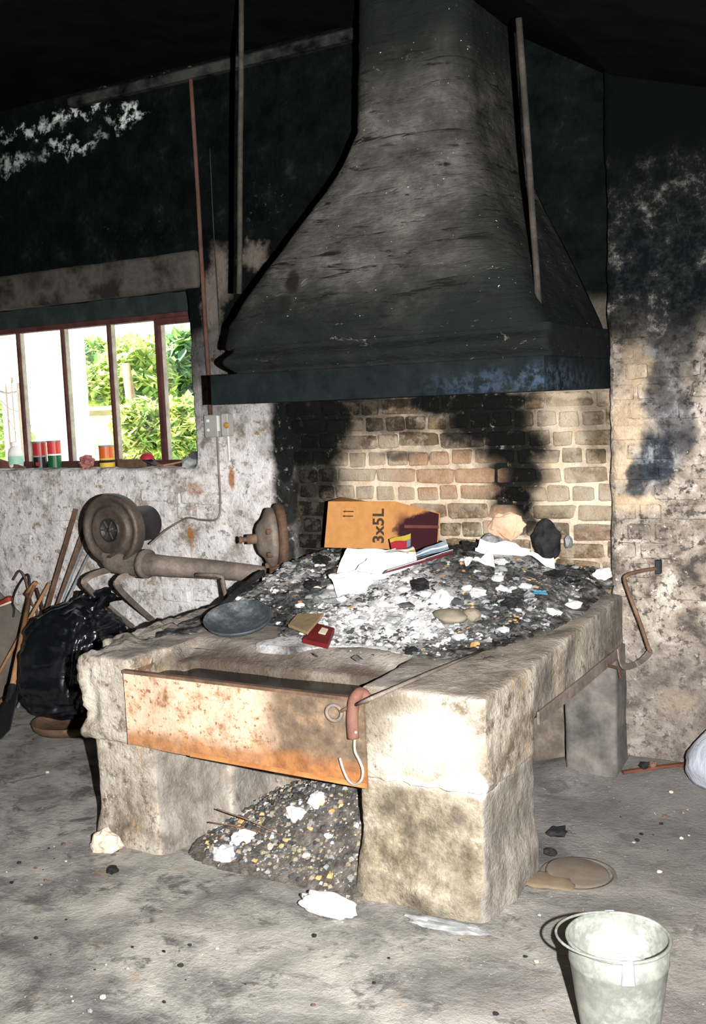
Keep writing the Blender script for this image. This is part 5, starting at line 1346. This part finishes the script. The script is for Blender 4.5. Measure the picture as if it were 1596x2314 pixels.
# ================================================================== FLOOR OBJECTS
BKX, BKY = -.727, 2.50
RZ, RT, RBm = .30, .128, .088
bk2 = thing('steel_bucket', 'galvanised steel bucket on the floor in the lower right corner', 'bucket', (BKX, BKY, 0))
MB = Matrix.Translation((BKX, BKY, 0))
bm = bmesh.new(); lathe(bm, [(0, .012), (RBm - .004, .012), (RBm, 0), (RBm + .003, .02), (RBm + .022, .15), (RBm + .0335, .238), (RBm + .036, .242), (RBm + .0348, .247), (RT - .004, RZ - .004), (RT - .006, RZ - .004), (RBm + .020, .15), (RBm, .02), (0, .018)], MB, 56); mesh_obj('pail', bm, MAT['galv'], bk2, True)
bm = bmesh.new(); tube(bm, [(BKX + (RT - .002) * math.cos(2 * math.pi * k / 48), BKY + (RT - .002) * math.sin(2 * math.pi * k / 48), RZ - .002) for k in range(49)], .0048, 8, cap=False); mesh_obj('rim', bm, MAT['galv'], bk2, True)
bm = bmesh.new(); lathe(bm, [(0, .205), (.05, .207), (.09, .203), (.108, .198), (.1085, .190), (0, .19)], MB, 40); mesh_obj('lime_filling', bm, MAT['foam'], bk2, True)
vd = Vector((EYE.x - BKX, EYE.y - BKY, 0)).normalized(); vs_ = Vector((-vd.y, vd.x, 0))
ears = []
for s in (1, -1):
    dd = (vd * .985 * s + vs_ * .17 * (-1 if s > 0 else 1) * -1).normalized()
    c = Vector((BKX, BKY, RZ - .03)) + dd * (RT - .003); ears.append((c, dd))
    bm = bmesh.new(); tt_ = Vector((-dd.y, dd.x, 0))
    hexa(bm, [c - tt_ * .017 + Vector((0, 0, -.03)), c + tt_ * .017 + Vector((0, 0, -.03)), c + tt_ * .017 + dd * .006 + Vector((0, 0, -.03)), c - tt_ * .017 + dd * .006 + Vector((0, 0, -.03)),
              c - tt_ * .014 + Vector((0, 0, .034)), c + tt_ * .014 + Vector((0, 0, .034)), c + tt_ * .014 + dd * .006 + Vector((0, 0, .034)), c - tt_ * .014 + dd * .006 + Vector((0, 0, .034))])
    bmesh.ops.recalc_face_normals(bm, faces=bm.faces); bevel_all(bm, .003); mesh_obj('ear', bm, MAT['tubegrey'], bk2)
# bail folded down to the left side
left = -(CAMROT @ Vector((1, 0, 0))); left.z = 0; left.normalize()
a, b = ears[0][0] + Vector((0, 0, .03)), ears[1][0] + Vector((0, 0, .03)); pts = []
for k in range(25):
    t_ = math.pi * k / 24; m_ = a.lerp(b, .5); 
    pts.append(m_ + (a - m_) * math.cos(t_) + left * (.155 * math.sin(t_)) + Vector((0, 0, .012 * math.sin(t_))))
bm = bmesh.new(); tube(bm, pts, .0035, 8); mesh_obj('bail_handle', bm, MAT['galv'], bk2, True)
# white sack at right edge
pc = aty(1570, 1730, 4.30)
bm = bmesh.new(); bmesh.ops.create_icosphere(bm, subdivisions=4, radius=1)
for v in bm.verts:
    p = v.co.copy(); k = 1 + .14 * N3(p, 1.6, 4, 3) + .05 * N3(p, 5, 8, 2)
    zz = max(p.z, -.8)
    w_ = 1 - .55 * sstep(-.5, 1, p.z)
    v.co = Vector((p.x * .17 * k * w_ + .06 * (zz + .8) * .6, p.y * .14 * k * w_, (zz + .8) * .165 * (1 + .1 * k))) + Vector((pc.x + .10, pc.y + .02, .055))
tag(mesh_obj('plastic_sack', bm, MAT['sack'], None, True), 'white plastic sack on the floor at the right edge', 'sack')
a = atz(1408, 1745, .065); b = aty(1560, 1728, 4.44); b.z = .085; bm = bmesh.new(); tube(bm, [a, a.lerp(b, .5) + Vector((0, .01, 0)), b], 0, flat=(.022, .012)); bevel_all(bm, .002); tag(mesh_obj('rusty_strip', bm, m_rust('dark_red_rust', [(.3, (.06, .02, .015)), (.6, (.17, .06, .035))])), 'rusty red iron strip on the floor by the right wall', 'strip')
for i, (px, py, s, lb) in enumerate(((1455, 1718, .02, 'small black coal on the floor above the rusty strip'), (1475, 1716, .018, 'small brown coal beside the black one by the wall'))):
    tag(lump('coal', atz(px, py + 12, .085), (s, s, s), 160 + i, .4, MAT['black' if i == 0 else 'rust']), lb, 'coal')
# sunken round lid
pc = atz(1283, 1975, .0)
lid = thing('drain_lid', 'brown round iron lid half sunk in the floor right of the forge', 'lid', pc)
bm = bmesh.new(); lathe(bm, [(0, .012), (.10, .012), (.108, .008), (.112, -.01), (0, -.012)], Matrix.Translation(pc + Vector((.03, .02, -.002))) @ Matrix.Rotation(.10, 4, 'Y'), 36); mesh_obj('plate', bm, simple('earthy_lid', (.12, .098, .075), (.17, .14, .11), 10, .95), lid, True)
bm = bmesh.new(); lathe(bm, [(.118, -.01), (.118, -.002), (.130, .0), (.134, -.01)], Matrix.Translation(pc + Vector((.03, .02, .002))), 36); mesh_obj('frame_ring', bm, simple('pale_ring', (.15, .135, .118), (.12, .105, .09), 10, .95), lid, True)
p = atz(1235, 1990, .004); tag(lump('clay_patch', p, (.10, .06, .012), 170, .3, simple('brown_clay', (.14, .105, .07), (.19, .15, .105), 12, .95), 3, 1.5, smooth=True), 'flat brown clay patch beside the round iron lid', 'clay')
# debris on the floor
r = random.Random(21); bm = bmesh.new()
for k in range(150):
    px, py = r.choice(((r.uniform(1240, 1570), r.uniform(1740, 1990)), (r.uniform(1240, 1300), r.uniform(1760, 1900)), (r.uniform(10, 190), r.uniform(1640, 2000)), (r.uniform(60, 1240), r.uniform(2060, 2300))))
    sz_ = .003 + .009 * r.random() ** 2; p = atz(px, py, sz_ * .3)
    if -2.98 < p.x < -1.2 and p.y > 2.88: continue
    mi = r.choice((0, 0, 1, 2, 3)); ret = bmesh.ops.create_icosphere(bm, subdivisions=1, radius=1)
    for v in ret['verts']:
        q3 = v.co.copy(); f = 1 + .5 * N3(q3, 2, k, 1); v.co = p + Vector((q3.x * f, q3.y * f * .8, q3.z * f * .55)) * sz_ + Vector((0, 0, floor_rise(p.x, p.y)))
        for fc in v.link_faces: fc.material_index = mi
o = mesh_obj('floor_grit', bm, [MAT['black'], MAT['ash_grey'], MAT['palestone'], MAT['rust']], bpy.data.objects['floor']); o['kind'] = 'stuff'
for i, (px, py, s, lb) in enumerate(((255, 1965, .02, 'black charcoal crumb on the floor left of the forge'), (1260, 1880, .03, 'black coal by the right pier'), (1245, 1925, .022, 'dark coal at the foot of the right pier'))):
    tag(lump('coal', atz(px, py, s * .4), (s * 1.4, s, s * .6), 260 + i, .5, MAT['black']), lb, 'coal')

# ================================================================== GARDEN
bm = bmesh.new(); box(bm, (-40, 5.02, -.6), (12, 45, .25)); o = mesh_obj('garden_ground', bm, MAT['grass']); struct(o)
def leafbush(name, label, c, rad, n, mats, seed, size=.09, cat='bush', group=None, stem=True):
    t = thing(name, label, cat, (c[0], c[1], .25), group)
    r = random.Random(seed); vs = []; fs = []; mi = []
    for k in range(n):
        while True:
            d = Vector((r.uniform(-1, 1), r.uniform(-1, 1), r.uniform(-1, 1)))
            if .1 < d.length < 1: break
        d = d.normalized() * (d.length ** .4)
        f = 1 + .35 * N3(d, 2.2, seed, 2)
        p = Vector(c) + Vector((d.x * rad[0], d.y * rad[1], d.z * rad[2])) * f
        s = size * r.uniform(.5, 1.2); M = Matrix.Rotation(r.uniform(0, 6.28), 3, 'Z') @ Matrix.Rotation(r.uniform(-1.1, 1.1), 3, 'X')
        b0 = len(vs)
        for q_ in ((0, -1, 0), (.5, -.1, .12), (0, 1, -.1), (-.5, -.1, .12)): vs.append(p + M @ (Vector(q_) * s))
        fs.append((b0, b0 + 1, b0 + 2, b0 + 3)); mi.append(r.randrange(len(mats)))
    o = pyd('foliage', vs, fs, mats, t); o.data.polygons.foreach_set('material_index', mi); o['kind'] = 'stuff'
    if stem:
        bm = bmesh.new(); tube(bm, [(c[0], c[1], .2), (c[0] + .05, c[1], c[2])], [.06, .03], 7); mesh_obj('stem', bm, MAT['bark'], t)
    return t
def G(px, py, y): return aty(px, py, y)
la, lb_, lc = MAT['leafa'], MAT['leafb'], MAT['leafc']
leafbush('garden_bush', 'sunlit yellow green bush outside behind the low stone wall', G(205, 885, 11.0), (.5, .4, .34), 1500, [la, la, lb_], 1, .10)
leafbush('garden_tree', 'green tree outside seen through the third pane', G(205, 850, 14.0), (.9, .8, .62), 1800, [lb_, la, lc], 2, .14, 'tree')
leafbush('garden_bush', 'pale yellow green bush low in the fourth pane', G(315, 985, 8.2), (.27, .3, .36), 2000, [la, la, lb_], 3, .075)
leafbush('garden_bush', 'broad leafed bush high in the fourth pane', G(305, 860, 11.5), (.6, .5, .55), 1500, [la, lb_], 4, .13)
leafbush('garden_bush', 'pale bush low in the rightmost pane', G(418, 980, 8.4), (.27, .3, .36), 1600, [la, la, lb_], 5, .075)
leafbush('garden_tree', 'dark green tree in the rightmost pane', G(425, 850, 12.5), (.5, .6, .70), 1800, [lc, lb_], 6, .14, 'tree')
leafbush('garden_bush', 'small green plant outside at the left edge of the window', G(8, 985, 7.0), (.24, .25, .32), 500, [la, lb_], 7, .07)
leafbush('garden_tree', 'tree standing beyond the broad leafed bush', G(335, 830, 16), (1.2, 1, .62), 1400, [la, lb_], 8, .16, 'tree')
a = G(160, 925, 9.5); b = G(262, 990, 9.5)
gw = thing('garden_wall', 'low mossy stone wall outside in the third pane', 'wall', (a.x, 9.5, .25))
gx0, gx1, gz1 = a.x - .2, b.x + 1.3, a.z
bm = bmesh.new(); box(bm, (gx0, 9.5, .1), (gx1, 9.75, gz1 - .03)); mesh_obj('masonry', bm, MAT['gardenstone'], gw)
bm = bmesh.new(); box(bm, (gx0 - .03, 9.46, gz1 - .03), (gx1 + .03, 9.8, gz1 + .02)); bevel_all(bm, .01); mesh_obj('coping', bm, MAT['palestone'], gw)
bm = bmesh.new(); box(bm, (-12, 5.4, .24), (-3.5, 9.4, .262)); tag(mesh_obj('paved_yard', bm, MAT['conc']), 'pale paved yard outside the window', 'paving')
# white outbuilding beyond the second pane
a = G(46, 900, 8.5); b = G(140, 900, 8.5)
ob = thing('white_outbuilding', 'white rendered outbuilding outside filling the second pane', 'building', ((a.x + b.x) / 2, 8.6, .25))
bm = bmesh.new(); box(bm, (a.x - .1, 8.5, .2), (b.x, 8.9, 3.3)); mesh_obj('walls', bm, MAT['whitewall'], ob)
bm = bmesh.new(); hexa(bm, [(a.x - .3, 8.3, 3.3), (b.x + .15, 8.3, 3.3), (b.x + .15, 9.1, 3.3), (a.x - .3, 9.1, 3.3), (a.x - .3, 8.65, 3.8), (b.x + .15, 8.65, 3.8), (b.x + .15, 8.75, 3.8), (a.x - .3, 8.75, 3.8)]); mesh_obj('roof', bm, MAT['boards'], ob)
fn = thing('plank_fence', 'weathered upright board fence outside at the left edge of the window', 'fence', G(25, 950, 6.6))
for k, px in enumerate((12, 26, 38)):
    p = G(px, 950, 6.6); bm = bmesh.new(); box(bm, (p.x - .028, 6.6, .25), (p.x + .028, 6.63, 1.95 + .05 * (k % 2))); mesh_obj('plank', bm, MAT['boards'], fn)
bm = bmesh.new(); c = G(18, 960, 6.64); box(bm, (c.x - .15, 6.63, 1.2), (c.x + .16, 6.67, 1.27)); mesh_obj('rail', bm, MAT['boards'], fn)
p = G(292, 810, 10); bm = bmesh.new(); tube(bm, [(p.x, 10, .25), (p.x + .02, 10, 1.5), (p.x - .06, 10, 2.25)], [.09, .07, .05], 10); tag(mesh_obj('tree_trunk', bm, MAT['bark'], None, True), 'brown tree trunk standing in the fourth pane', 'trunk')
